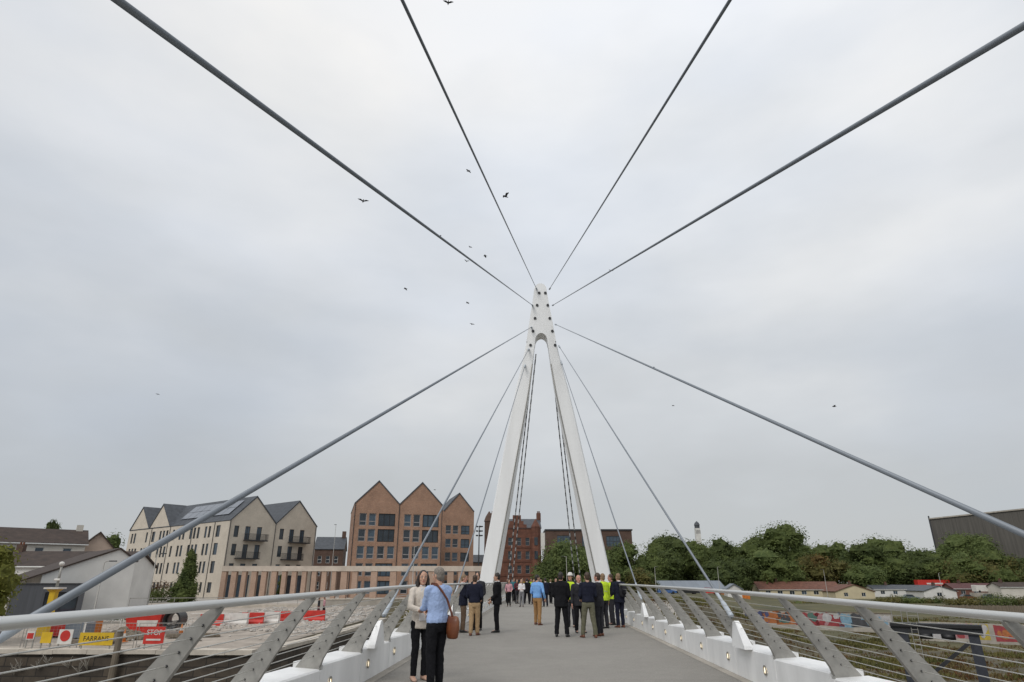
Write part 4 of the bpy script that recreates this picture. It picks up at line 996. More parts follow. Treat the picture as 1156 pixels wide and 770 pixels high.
for z in (h_-.1, h_-1.0, h_-1.9):
    for k in range(5):
        an = 2*math.pi*k/5; mb = MB(); mb.ell((.55*math.cos(an), .55*math.sin(an), z), (.26, .26, .15), 8, 5); mb.build('floodlight', M['frame_dark'], t)
a = pt(613.5, 655, 150); z0 = H(a.x, a.y); hb, ht_ = pt(613, 621, 150).z-z0, pt(613, 600, 150).z-z0
t = thing('banner_sign', 'tall white banner panel on a pole right of the sandstone tenement', 'sign', (a.x, a.y, z0))
mb = MB(); mb.tube([(0, .3, 0), (0, .3, ht_)], .12, 8); mb.build('pole', M['galv'], t, True); mb = MB(); mb.bx(-.5, .5, 0, .12, hb, ht_); mb.build('panel', M['whitep'], t)
# white pedestrian railing hoops behind the handrail
for k in range(7):
    px = 100+k*24; a, b = gp(px, 52), gp(px+22, 52); z0 = H(*a); t = thing('hoop_barrier', 'white tubular hoop barrier along the street behind the site', 'barrier', (*a, z0), 0, 'white hoop barriers'); w_ = b[0]-a[0]
    mb = MB(); mb.tube([(0, 0, 0), (0, 0, .95), (.1, 0, 1.1), (w_-.1, 0, 1.1), (w_, 0, .95), (w_, 0, 0)], .03, 6); mb.build('hoop', M['whitep'], t); mb = MB(); mb.tube([(0.03, 0, .55), (w_-.03, 0, .55)], .022, 6); mb.build('rail', M['whitep'], t)
x, y = gp(175, 48); z0 = H(x, y); t = thing('skip', 'red open topped waste skip with white stripe on the site', 'skip', (x, y, z0), R(5))
mb = MB(); w0 = [(-1.35, -.8), (1.35, -.8), (1.35, .8), (-1.35, .8)]
def sq(k, z): return [Vector((a*k, b*k, z)) for a, b in w0]
mb.rings([sq(.8, .1), sq(1.0, 1.62), sq(.95, 1.62), sq(.76, .2)], caps=False); mb.add(sq(.8, .1), [(3, 2, 1, 0)]); mb.add(sq(.76, .2), [(0, 1, 2, 3)]); mb.build('body', M['red'], t)
mb = MB(); P = [Vector((-.4, -.705, .5)), Vector((1.0, -.705, .5)), Vector((1.1, -.752, .92)), Vector((-.4, -.752, .92))]; mb.prism(P, (0, .012, 0)); mb.build('stripe', M['whitep'], t)
mb = MB(); [mb.box((rg.uniform(-.7, .7), rg.uniform(-.4, .4), 1.5), (.5, .3, .3), Matrix.Rotation(rg.uniform(0, 3), 3, 'Z')) for _ in range(9)]; tag(mb.build('waste', M['timber'], t), kind='stuff')
x, y = gp(201, 47); z0 = H(x, y)+.35; t = thing('pipe_section', 'short black drainage pipe section lying beside the red skip', 'pipe', (x, y, z0+.62), R(10))
mb = MB(); n = 24; rs = []
for (r_, yy) in ((.62, 0), (.62, 1.6), (.5, 1.6), (.5, 0), (.62, 0)): rs.append([Vector((r_*math.cos(2*math.pi*i/n), yy, r_*math.sin(2*math.pi*i/n))) for i in range(n)])
mb.rings(rs, caps=False); mb.build('pipe', M['black'], t, True); mb = MB(); [rock(mb, (rg.uniform(-.25, .25), .3+rg.random()*.8, -.35+rg.random()*.25), .16) for _ in range(14)]; tag(mb.build('gravel_fill', M['rock'], t), kind='stuff')
for px, zc, c, lb in ((86, 45, 'red', 'dark red crate with white corner beside the yellow camera tower'), (110, 45, 'orange', 'rusty orange crate on the site left of the soil heap'), (102, 44, 'shedroof', 'pale blue grey crate on the site behind the yellow sign')):
    x, y = gp(px, zc); t = thing('crate', lb, 'crate', (x, y, H(x, y))); mb = MB(); mb.bx(-.7, .7, -.5, .5, .12, 1.05); mb.build('box', M[c], t); mb = MB(); [mb.bx(xx-.06, xx+.06, -.5, .5, 0, .119) for xx in (-.55, 0, .55)]; mb.build('pallet', M['timber'], t)
    mb = MB(); mb.bx(.56, .72, -.52, -.503, .12, 1.06); mb.build('corner', M['whitep'], t)
# concrete retaining wall and the low wall at the street
a, b = gp(362, 82), gp(530, 88); t = thing('retaining_wall', 'olive grey concrete retaining wall behind the rubble', 'wall', (*a, -2.2), math.atan2(b[1]-a[1], b[0]-a[0])); w_ = math.hypot(b[0]-a[0], b[1]-a[1])
mb = MB(); mb.bx(0, w_, 0, .4, 0, 1.55); mb.build('wall', M['concrete'], t); mb = MB(); mb.bx(-.05, w_+.05, -.06, .46, 1.553, 1.68); mb.build('coping', M['coping'], t)
a, b = gp(150, 76), gp(370, 84); t = thing('street_wall', 'low pale wall with dark fence line at the street edge', 'wall', (*a, -1.75), math.atan2(b[1]-a[1], b[0]-a[0])); w_ = math.hypot(b[0]-a[0], b[1]-a[1])
mb = MB(); mb.bx(0, w_, 0, .3, 0, .55); mb.build('wall', M['coping'], t)
for k in range(int(w_/2.4)):
    mb = MB(); mb.bx(k*2.4, k*2.4+.06, .1, .16, .553, 1.5); mb.build('fence_post', M['galv'], t)
mb = MB(); mb.bx(0, w_, .165, .19, 1.38, 1.45); mb.build('rail', M['galv'], t)

# ------------------------------------------------------------------ right bank: painted wall and black jetty
def zr(px, py, zc): return pt(px, py, zc)
a, b = pt(842, 716, 86), pt(1012, 722, 74)
ga = H(a.x, a.y); t = thing('graffiti_wall', 'low wall covered in bright graffiti along the right bank', 'wall', (a.x, a.y, ga-.2), math.atan2(b.y-a.y, b.x-a.x)); w_ = math.hypot(b.x-a.x, b.y-a.y)
mb = MB(); mb.bx(0, w_, 0, .3, 0, 2.1); mb.build('wall', M['concrete'], t); mb = MB(); mb.bx(0, w_, -.05, .35, 2.103, 2.2); mb.build('coping', M['timber'], t)
pal = [(.05, .07, .22), (.55, .16, .02), (.40, .02, .03), (.62, .60, .60), (.25, .45, .60), (.05, .05, .06), (.55, .28, .30), (.08, .20, .16), (.6, .45, .03)]
GM = [mat('spray_paint', tuple(.62*q_+.03 for q_ in c), .7, .25, scale=2.5) for c in pal]
def graffiti(t, segs, z0, z1, seed):
    r2 = random.Random(seed); lay = 0
    for u0, u1, cols in segs:
        n = 9; P = [(u0+(u1-u0)*i/n, -.004, z1+r2.uniform(-.18, .1)) for i in range(n+1)]; P = [(u1, -.004, z0+r2.uniform(-.1, .1)), *reversed(P), (u0, -.004, z0+r2.uniform(-.1, .1))]
        mb = MB(); mb.prism(P, (0, -.002, 0)); mb.build('painted_field', GM[cols[0]], t)
        for k in range(10):
            c = r2.choice(cols); x0 = u0+(u1-u0)*r2.uniform(0, .7); x1 = min(u1, x0+(u1-u0)*r2.uniform(.15, .35)); za = r2.uniform(z0, z1-.6); zb2 = min(z1, za+r2.uniform(.4, 1.1)); n = 14; lay += 1; P = []
            for i in range(n):
                a = 2*math.pi*i/n; kk = r2.uniform(.72, 1.1); P.append(((x0+x1)/2+(x1-x0)/2*math.cos(a)*kk, -.006-.003*(lay % 7)-.0004*k, (za+zb2)/2+(zb2-za)/2*max(-1, min(1, math.sin(a)*kk*1.15))))
            mb = MB(); mb.prism(P, (0, -.002, 0)); mb.build('painted_shape', GM[c], t)
graffiti(t, [(.2, 3, [0, 5, 3]), (2.6, 5, [1, 0]), (4.5, 7, [1, 7, 5]), (7, 10, [2, 2, 5, 7]), (9.5, 13, [2, 2, 3, 6]), (12.4, 14, [4, 4]), (13.8, 16.4, [5, 3, 5, 4]), (16, w_-.2, [3, 3, 5, 4])], .5, 2.0, 3)
a, b = pt(1040, 716, 78), pt(1200, 722, 70); t = thing('graffiti_wall', 'second graffiti wall with pink and white lettering beyond the black jetty', 'wall', (a.x, a.y, H(a.x, a.y)-.2), math.atan2(b.y-a.y, b.x-a.x)); w2 = math.hypot(b.x-a.x, b.y-a.y)
mb = MB(); mb.bx(0, w2, 0, .3, 0, 2.4); mb.build('wall', M['concrete'], t)
graffiti(t, [(.4, 3, [3, 4]), (2.8, 5.5, [6, 6, 2]), (5, 7, [8, 3]), (7.5, 10.5, [2, 1]), (10.5, w2-.3, [3, 3, 5])], .6, 2.3, 9)
mb = MB()
# jetty
A = pt(1006, 712, 44); B = pt(1112, 724, 41); ja = math.atan2(B.y-A.y, B.x-A.x); jl = math.hypot(B.x-A.x, B.y-A.y)
zt_ = pt(1006, 703, 44).z; t = thing('jetty', 'black steel jetty frame with diagonal brace and ladder', 'jetty', (A.x, A.y, -6.4), ja); top = zt_+6.4
mb = MB(); mb.bx(0, jl, 0, .9, top-.62, top); mb.build('top_beam', M['dark'], t); mb = MB(); mb.bx(0, jl, -.16, -.003, top-.22, top-.06); mb.build('rubbing_strip', M['black'], t)
for x in (.65, jl-.55):
    mb = MB(); mb.bx(x-.3, x+.3, .1, .7, 0, top-.621); mb.build('leg', mat('jetty_leg', (.03, .034, .045), .6, .3), t)
mb = MB(); mb.bar((jl-.9, .0, top-1.1), (.9, .0, top-3.9), .22, .22); mb.build('brace', M['dark'], t)
for x, wq in ((2.0, .8), (3.3, .9)):
    mb = MB(); mb.tube([(x, .2, top-.62), (x, .2, top-.95)], .42, 12); mb.build('fender', M['black'], t, True)
mb = MB()
for dx in (0, .38): mb.tube([(1.25+dx, -.06, top-4.5), (1.25+dx, -.06, top+.1)], .028, 6)
for k in range(14): mb.tube([(1.25, -.06, top-4.3+k*.3), (1.63, -.06, top-4.3+k*.3)], .016, 5)
mb.build('ladder', M['galv'], t)
mb = MB()
for x in (.15, .75, 1.1, 1.75): mb.tube([(x, .35, top), (x+.05, .35, top+.85)], .028, 6)
for z in (.45, .85): mb.tube([(.18, .35, top+z), (.8, .35, top+z)], .024, 6); mb.tube([(1.13, .35, top+z), (1.8, .35, top+z)], .024, 6)
mb.build('handrail', M['galv'], t)
t = thing('timber_fence', 'grey weathered timber fence below the thick green hedge', 'fence', (*gp(1050, 118), -4.7), R(-4)); w_ = 30
mb = MB()
for k in range(100): mb.bx(k*.3, k*.3+.285, 0, .04, 0, 2.2+rg.uniform(-.15, .1))
tag(mb.build('board', M['timber'], t), kind='stuff'); mb = MB(); mb.bx(0, 30, .045, .1, 1.6, 1.7); mb.build('rail', M['timber'], t)

# ------------------------------------------------------------------ people
def cloth(name, c, var=.18, rough=.9): return mat('cloth_'+name, c, rough, var, scale=9, bump=.35, bscale=30, spec=.15)
CL = dict(navy=cloth('navy', (.016, .018, .032)), black=cloth('black', (.011, .011, .013)), char=cloth('charcoal', (.03, .03, .035)), blue=cloth('light_blue', (.36, .47, .72), .08),
          sky=cloth('sky_blue', (.20, .40, .74), .1), cream=cloth('cream', (.60, .54, .47), .08), white=cloth('white', (.68, .66, .66), .05), khaki=cloth('khaki', (.40, .275, .155), .12),
          tan=cloth('tan', (.33, .19, .085), .12), olive=cloth('olive', (.13, .125, .085), .12), brown=cloth('brown', (.16, .11, .075), .12), hivis=cloth('hi_vis', (.52, .70, .04), .1),
          pink=cloth('pink', (.55, .30, .33), .1), teal=cloth('teal', (.05, .17, .20)), mustard=cloth('mustard', (.45, .27, .03)), grey=cloth('grey', (.20, .20, .21)), maroon=cloth('maroon', (.10, .03, .04)), denim=cloth('denim', (.05, .07, .14)), silver=cloth('silver', (.5, .5, .48)))
SKIN = mat('skin', (.50, .29, .20), .55, .08, scale=6); SKIN2 = mat('skin_ruddy', (.52, .26, .19), .55, .08, scale=6)
HAIR = dict(dark=mat('hair_dark', (.018, .012, .009), .55, .3, scale=30, stretch=(1, 1, .2)), brown=mat('hair_brown', (.05, .028, .015), .55, .3, scale=30), grey=mat('hair_grey', (.19, .165, .14), .6, .35, scale=40), fair=mat('hair_fair', (.20, .13, .07), .6, .3, scale=30))
LEATHER = mat('brown_leather', (.17, .055, .022), .45, .25, scale=5); SHOE = mat('shoe_black', (.012, .012, .012), .4, .2); SHOEB = mat('shoe_brown', (.14, .045, .02), .45, .2); NUDE = mat('shoe_nude', (.50, .32, .24), .5, .08)
LIP = mat('lips', (.33, .09, .08), .5, .1); EYEW = mat('eye_white', (.65, .63, .60), .3, .03); IRIS = mat('iris', (.02, .014, .01), .2, .1)

def skin_over(mb, name, m, parent, voxel, sm=4, disp=0.0):
    """fuses the overlapping volumes into one continuous surface"""
    o = mb.build(name, m, None); md = o.modifiers.new('r', 'REMESH'); md.mode = 'VOXEL'; md.voxel_size = voxel
    s = o.modifiers.new('s', 'SMOOTH'); s.factor = .5; s.iterations = sm
    if disp: disp *= 1.5
    if disp:
        tx = bpy.data.textures.new('folds', 'CLOUDS'); tx.noise_scale = .085; tx.noise_depth = 2
        d = o.modifiers.new('d', 'DISPLACE'); d.texture = tx; d.strength = disp; d.mid_level = .5
    dg = bpy.context.evaluated_depsgraph_get(); dg.update()
    me = bpy.data.meshes.new_from_object(o.evaluated_get(dg)); bpy.data.objects.remove(o)
    me.materials.clear(); me.materials.append(m); me.polygons.foreach_set('use_smooth', [True]*len(me.polygons))
    o = bpy.data.objects.new(name, me); COL.objects.link(o); o.parent = parent; return o
def oval(mb, secs, n=14):
    """closed body of oval sections (z, half width, half depth, y offset, x offset)"""
    rs = [[Vector((s[4]+s[1]*math.cos(2*math.pi*i/n), s[3]+s[2]*math.sin(2*math.pi*i/n), s[0])) for i in range(n)] for s in secs]; mb.rings(rs)
def ik(S, T, l1, l2, pole):
    S, T, pole = Vector(S), Vector(T), Vector(pole); d = T-S; L_ = d.length
    if L_ > (l1+l2)*.995: T = S+d*((l1+l2)*.995/L_); d = T-S; L_ = d.length
    a = (l1*l1-l2*l2+L_*L_)/(2*L_); h_ = math.sqrt(max(0, l1*l1-a*a)); u = d/L_; p = pole-u*pole.dot(u)
    return S+u*a+p.normalized()*h_, T
def hand(mb, W, d, nrm, side, k=1.0, curl=.5):
    """palm, four unequal bent fingers and a thumb leaving the side of the palm"""
    d = Vector(d).normalized(); nrm = Vector(nrm); nrm = (nrm-d*nrm.dot(d)).normalized(); x = d.cross(nrm)*side
    W = Vector(W); P = lambda a, b, c=0: W+d*a*k+x*b*k+nrm*c*k
    rs = []
    for a, hw, ht in ((-.01, .026, .022), (.03, .036, .018), (.07, .042, .016), (.095, .040, .013)):
        rs.append([P(a, hw*math.cos(2*math.pi*i/10), ht*math.sin(2*math.pi*i/10)) for i in range(10)])
    mb.rings(rs)
    for b, l in ((-.031, .062), (-.010, .074), (.011, .080), (.031, .070)):
        p0 = P(.085, b); a1 = curl*.6; a2 = curl*1.5
        p1 = p0+(d*math.cos(a1)+nrm*math.sin(a1))*l*.45*k+x*b*.12*k; p2 = p1+(d*math.cos(a2)+nrm*math.sin(a2))*l*.55*k
        mb.tube([p0, p1, p1+(p2-p1)*.8, p2], [.0095*k, .009*k, .0082*k, .005*k], 8)
    q0 = P(.022, .030); q1 = P(.055, .058, .012); q2 = P(.083, .060, .028); mb.tube([q0, q1, q1+(q2-q1)*.8, q2], [.013*k, .011*k, .010*k, .006*k], 8)

def person(label, loc, face, h=1.76, top='navy', legs='black', shoes=None, hair='brown', kind='jacket', female=False, handL=None, handR=None, stance=.11, stride=0.0, vest=None, helmet=None, head=0.0, tilt=0.0,
           skin=None, bald=False, long_hair=False, vox=.013, collar='white', poleL=None, poleR=None, curl=.5, group=None, tie=False, inner=None, lean=0.0, bare=False):
    """faces +y before turning; face is the compass angle of its front, 0 = away from the camera, 90 = right"""
    S = h/1.76; t = thing('person', label, 'person', loc, -R(face), group); skin = skin or SKIN
    fem = .90 if female else 1.0; sw = .196*fem; fem_ = .90 if female else 1.09
    V = lambda x, y, z: Vector((x*S, y*S+lean*max(0, z-.9)*S, z*S))
    hip = [V(s*.088, 0, .90) for s in (-1, 1)]; ank = [V(s*stance, (s*stride), .085) for s in (-1, 1)]
    knee = [(hip[i]+ank[i])/2+V(0, .025, .02)-V(0, 0, 0) for i in (0, 1)]
    sho = [V(s*sw, 0, 1.405) for s in (-1, 1)]
    hd = [Vector(handL) if handL else Vector((-.27, .06, .80)), Vector(handR) if handR else Vector((.27, .06, .80))]
    hd = [V(*q) for q in hd]; pol = [Vector(poleL or (-.5, -1, -.2)), Vector(poleR or (.5, -1, -.2))]
    elb = []; wr = []
    for i in (0, 1):
        e, w_ = ik(sho[i], hd[i], .295*S, .265*S, pol[i]); elb.append(e); wr.append(w_)
    # ---- head frame
    hc = V(0, .015, 1.625); rot = Matrix.Rotation(-R(head), 3, 'Z') @ Matrix.Rotation(-R(tilt), 3, 'X')
    Hd = lambda x, y, z: hc+rot @ (Vector((x, y, z))*S)
    # ---- body: one continuous skin
    mb = MB(); n = 14
    rs = []
    for z, wx, wy, yo in ((-.118, .028, .03, .052), (-.105, .045, .050, .035), (-.075, .060, .072, .012), (-.03, .070, .088, 0), (.02, .074, .095, -.004), (.065, .070, .090, -.008), (.10, .052, .066, -.01), (.122, .022, .03, -.01)):
        rs.append([Hd(wx*math.cos(2*math.pi*i/n), yo+wy*math.sin(2*math.pi*i/n), z) for i in range(n)])
    mb.rings(rs)
    mb.tube([Hd(0, .088, .012), Hd(0, .104, -.030), Hd(0, .085, -.042)], [.009*S, .016*S, .010*S], 8)     # nose
    mb.ell(Hd(0, .078, -.068), (.024*S, .013*S, .011*S), 8, 5); mb.ell(Hd(0, .068, -.100), (.020*S, .018*S, .016*S), 8, 5)
    for s in (-1, 1):
        mb.ell(Hd(s*.076, -.008, -.012), (.010*S, .020*S, .032*S), 8, 5, 0, rot); mb.ell(Hd(s*.036, .055, -.035), (.025*S, .022*S, .022*S), 8, 5); mb.ell(Hd(s*.033, .078, .026), (.024*S, .012*S, .008*S), 8, 5)
    mb.capsule(V(0, -.015, 1.42), .060*S*fem, V(0, .0, 1.56), .053*S*fem, 12)
    oval(mb, [(z*S, a*S*fem, b*S, lean*max(0, z-.9)*S+y*S, 0) for z, a, b, y in ((.83, .12, .09, 0), (.93, .155, .105, 0), (1.07, .13, .09, 0), (1.25, .15, .10, .005), (1.38, .165, .095, 0), (1.45, .12, .075, -.005), (1.49, .05, .05, -.01))])
    for i, s in enumerate((-1, 1)):
        mb.capsule(sho[i], .052*S*fem, elb[i], .040*S*fem, 10); mb.capsule(elb[i], .039*S*fem, wr[i], .026*S*fem, 10)
        mb.capsule(hip[i], .083*S, knee[i], .056*S, 10); mb.capsule(knee[i], .050*S, ank[i], .033*S, 10); mb.capsule(ank[i]-V(0, .02, .03), .035*S, ank[i]+V(s*.02, .13, -.055), .026*S, 8)
        u = (wr[i]-elb[i]).normalized(); nr = Vector((-s, .25, .1)) if u.z < -.5 else Vector((-s*.3, .2, 1 if False else -.6))
        hand(mb, wr[i], u, nr, -s, S*(.93 if female else 1.0), curl)
    skin_over(mb, 'body', skin, t, vox*.7, 2)
    # ---- eyes and lips
    for s in (-1, 1):
        mb = MB(); mb.ell(Hd(s*.033, .080, .006), (.014*S, .010*S, .0085*S), 10, 6, 0, rot); e = mb.build('eye', EYEW, t, True)
        mb = MB(); mb.ell(Hd(s*.033, .0885, .006), (.0068*S, .003*S, .0068*S), 8, 5, 0, rot); mb.build('iris', IRIS, e, True)
        mb = MB(); mb.tube([Hd(s*.015, .092, .024), Hd(s*.033, .090, .030), Hd(s*.052, .078, .025)], [.003*S, .004*S, .002*S], 6); mb.build('eyebrow', HAIR[hair], t, True)
    mb = MB(); mb.ell(Hd(0, .090, -.066), (.022*S, .006*S, .008*S), 10, 5, 0, rot); mb.build('lips', LIP, t, True)
    # ---- hair
    if not bald:
        mb = MB(); mb.ell(Hd(0, -.016, .037), (.080*S, .096*S, .096*S), 14, 9, 0, rot); mb.ell(Hd(0, -.040, -.02), (.074*S, .068*S, .085*S), 12, 7, 0, rot)
        for s in (-1, 1): mb.ell(Hd(s*.066, -.004, .015), (.014*S, .040*S, .050*S), 8, 5, 0, rot)
        if long_hair:
            for s in (-1, 1): mb.tube([Hd(s*.066, .0, .05), Hd(s*.085, -.01, -.04), Hd(s*.09, .005, -.14), Hd(s*.075, .02, -.24), Hd(s*.06, .03, -.30)], [.03*S, .036*S, .038*S, .034*S, .010*S], 8)
            mb.tube([Hd(0, -.05, .05), Hd(0, -.088, -.06), Hd(0, -.09, -.18), Hd(0, -.085, -.30)], [.06*S, .075*S, .08*S, .03*S], 10)
        # the hairline is cut back from the face
        skin_over(mb, 'hair', HAIR[hair], t, vox*.8, 1, .012*S)
    else:
        mb = MB()
        for s in (-1, 1): mb.ell(Hd(s*.066, -.035, -.01), (.014*S, .05*S, .035*S), 8, 5, 0, rot)
        mb.ell(Hd(0, -.085, -.025), (.06*S, .018*S, .04*S), 8, 5, 0, rot); mb.build('hair', HAIR[hair], t, True)
    # ---- upper garment
    jk = kind == 'jacket'; gi = .026 if jk else .014
    def torso(g, z0, z1=1.475, fl=0.0):
        return [(z*S, (a+g)*S*fem_, (b+g*.9)*S*(1.0 if female else 1.12), lean*max(0, z-.9)*S+y*S, 0) for z, a, b, y in ((z0, .152+fl, .103+fl, 0), (.98, .156+fl*.5, .105, 0), (1.09, .138, .094, 0), (1.25, .158, .105, .005), (1.37, .178, .100, 0), (1.44, .118, .080, -.006), (z1, .075, .062, -.01)) if z >= z0]
    mb = MB(); z0 = .80 if jk else .93
    oval(mb, torso(gi, z0, fl=.01 if jk else 0), 16)
    cuffs = []
    for i in (0, 1):
        g = .016 if jk else .010
        mb.capsule(sho[i]+V(0, 0, -.005), (.052+g)*S*fem, elb[i], (.042+g)*S*fem, 10)
        end = elb[i]+(wr[i]-elb[i])*(.93 if not bare else .12)
        d = (end-elb[i]).normalized(); mb.tube([elb[i]-d*.03, elb[i], end, end+d*.004], [.030*S, (.042+g)*S*fem, (.031+g)*S*fem, (.026+g)*S*fem], 10)
    for i in (0, 1): mb.capsule(V(0, -.012, 1.455), .058*S*fem, sho[i]+V(0, 0, .012), .050*S*fem, 10)
    skin_over(mb, 'jacket' if jk else 'shirt', CL[top], t, vox, 3, .016 if vox < .02 else 0)
    if jk or inner:      # shirt front and collar inside an open jacket
        m_ = CL[inner or collar]; mb = MB(); Y = lambda z, e: (e+lean*max(0, z-.9))*S
        P = [(-.050, 1.475), (.050, 1.475), (.030, 1.30), (.006, 1.12), (-.006, 1.12), (-.030, 1.30)] if not inner else [(-.062, 1.46), (.062, 1.46), (.075, 1.2), (.085, .93), (-.085, .93), (-.075, 1.2)]
        prf = {1.475: .083, 1.46: .09, 1.30: .136, 1.2: .132, 1.12: .13, .93: .138}
        mb.prism([(x*S, Y(z, prf[z]+.004), z*S) for x, z in reversed(P)], (0, .02*S, 0)); mb.build('shirt_front', m_, t)
        mb = MB(); mb.tube([V(0, -.012, 1.455), V(0, -.006, 1.505)], [.072*S*fem, .064*S*fem], 14); mb.build('collar', m_, t, True)
    if vest:
        mb = MB(); oval(mb, torso(gi+.016, .88, 1.46), 16); vs = skin_over(mb, 'vest', CL[vest], t, vox, 3, .012)
        for z in (1.02, 1.18):
            mb = MB(); a, b = (.150, .104) if z > 1.1 else (.147, .099); rs = []
            for zz in (z-.025, z+.025): rs.append([Vector(((a+gi+.022)*S*math.cos(2*math.pi*k/24), (b+gi+.020)*S*math.sin(2*math.pi*k/24), zz*S)) for k in range(24)])
            mb.rings(rs); mb.build('reflective_band', CL['silver'], vs, True)
    # ---- trousers, shoes
    mb = MB(); oval(mb, [(z*S, a*S*fem, b*S, 0, 0) for z, a, b in ((.80, .13, .10), (.88, .166, .115), (.95, .164, .115), (1.00 if not jk else .97, .150, .105))], 16)
    lw = (.094, .068, .054) if female else (.100, .076, .064)
    for i in (0, 1):
        mb.capsule(hip[i], lw[0]*S, knee[i], lw[1]*S, 12); mb.tube([knee[i]+V(0, 0, .03), knee[i], ank[i]+V(0, 0, .10), ank[i]-V(0, 0, .015)], [.05*S, lw[1]*S, lw[2]*S, (lw[2]+.002)*S], 12)
    skin_over(mb, 'trousers', CL[legs], t, vox, 3, .016 if vox < .02 else 0)
    for i, s in enumerate((-1, 1)):
        mb = MB(); a = ank[i]; z0 = 0
        rs = []
        for y, hw, hh in ((-.085, .018, .05), (-.07, .036, .085), (-.01, .040, .095), (.05, .044, .075), (.11, .048, .052), (.155, .038, .040), (.178, .015, .025)):
            c = Vector((a.x+s*(y+.05)*.14*S, a.y+y*S, 0)); rs.append([c+Vector((hw*S*math.cos(2*math.pi*k/10), 0, max(0, hh*S*(.5+.5*math.sin(2*math.pi*k/10))))) for k in range(10)])
        mb.rings(rs); mb.build('shoe', shoes or SHOE, t, True)
    if helmet:
        mb = MB(); rs = []
        for z, wx, wy in ((.035, .098, .118), (.045, .098, .118), (.07, .092, .108), (.11, .078, .092), (.14, .05, .06), (.152, .015, .02)): rs.append([Hd(wx*math.cos(2*math.pi*i/16), -.004+wy*math.sin(2*math.pi*i/16), z) for i in range(16)])
        mb.rings(rs); hb = MB(); mb.ell(Hd(0, .11, .042), (.06*S, .045*S, .006*S), 10, 5, 0, rot); mb.build('helmet', M[helmet], t, True)
    return t, S, sho

def stand(px, py): p = flat(px, py, 0); return (p.x, p.y, 0)
LEANP = dict(handL=(-.20, .20, .98), handR=(.20, .20, .98))
# the near couple
w1, S1, _ = person('woman in cream jacket and black trousers with long dark hair smiling', stand(472, 768), 148, 1.70, 'cream', 'black', NUDE, 'dark', 'jacket', True, handL=(-.06, .30, 1.12), handR=(.08, .30, 1.08), stance=.095, long_hair=True, vox=.010, inner='white', head=16, curl=.9, poleL=(-1, -.4, -.3), poleR=(1, -.5, -.3))
m1, S2, sh2 = person('grey haired man in pale blue shirt with brown bag strap, seen from behind', stand(490.5, 779), -44, 1.73, 'blue', 'black', SHOE, 'grey', 'shirt', handL=(-.04, .37, 1.12), handR=(.14, .32, 1.04), stance=.10, stride=.03, vox=.010, head=-14, curl=.8, poleL=(-.25, -.3, -1), poleR=(.3, -.5, -1))
# her phone
o = bpy.data.objects
def world(t, v): return Matrix.Translation(t.location) @ Matrix.Rotation(t.rotation_euler.z, 4, 'Z') @ Vector(v)
p = world(w1, (0.0, .385*S1, 1.09*S1)); ph = thing('phone', 'dark phone in brown case held by the woman in cream', 'phone', p, w1.rotation_euler.z)
mb = MB(); mb.box((0, 0, 0), (.15, .075, .010), Matrix.Rotation(.5, 3, 'X')); mb.build('case', LEATHER, ph); mb = MB(); mb.box((0, -.0025, .0065), (.138, .066, .002), Matrix.Rotation(.5, 3, 'X')); mb.build('screen', M['black'], ph)
# his shoulder bag: strap from the left shoulder round the back to the right hip
bg_ = thing('shoulder_bag', 'tan brown leather shoulder bag hanging at the hip of the man in pale blue', 'bag', world(m1, (.17, -.17, .69)), m1.rotation_euler.z)
mb = MB(); rs = []
for z, a, b in ((0, .04, .08), (.02, .055, .12), (.12, .065, .145), (.24, .06, .14), (.30, .04, .12), (.315, .015, .08)): rs.append([Vector((a*math.cos(2*math.pi*i/16), b*math.sin(2*math.pi*i/16), z)) for i in range(16)])
mb.rings(rs); bo = mb.build('pouch', LEATHER, bg_, True)
mb = MB(); rs = []
for z, a, b in ((.11, .067, .133), (.125, .071, .146), (.24, .066, .143), (.305, .044, .123), (.32, .022, .09)): rs.append([Vector((.006+a*math.cos(2*math.pi*i/16), b*math.sin(2*math.pi*i/16), z)) for i in range(16)])
mb.rings(rs); mb.build('flap', mat('brown_leather_flap', (.21, .075, .03), .45, .25, scale=5), bo, True)
mb = MB(); mb.box((.078, .0, .13), (.012, .03, .04)); mb.build('buckle', M['galv'], bo)
base = Vector((.17, -.17, .69)); pts = [Vector(q_) for q_ in ((.16, -.19, .97), (.11, -.185, 1.10), (.05, -.172, 1.25), (-.03, -.150, 1.36), (-.095, -.09, 1.462), (-.115, .01, 1.472), (-.085, .10, 1.39), (.02, .155, 1.25), (.13, .15, 1.06), (.215, .02, 1.0), (.20, -.13, .97))]
mb = MB()
for a, b in zip(pts, pts[1:]): mb.bar((a-base), (b-base)+(b-a)*.06, .042, .012, up=(1, 0, .2))
mb.build('strap', LEATHER, bg_)
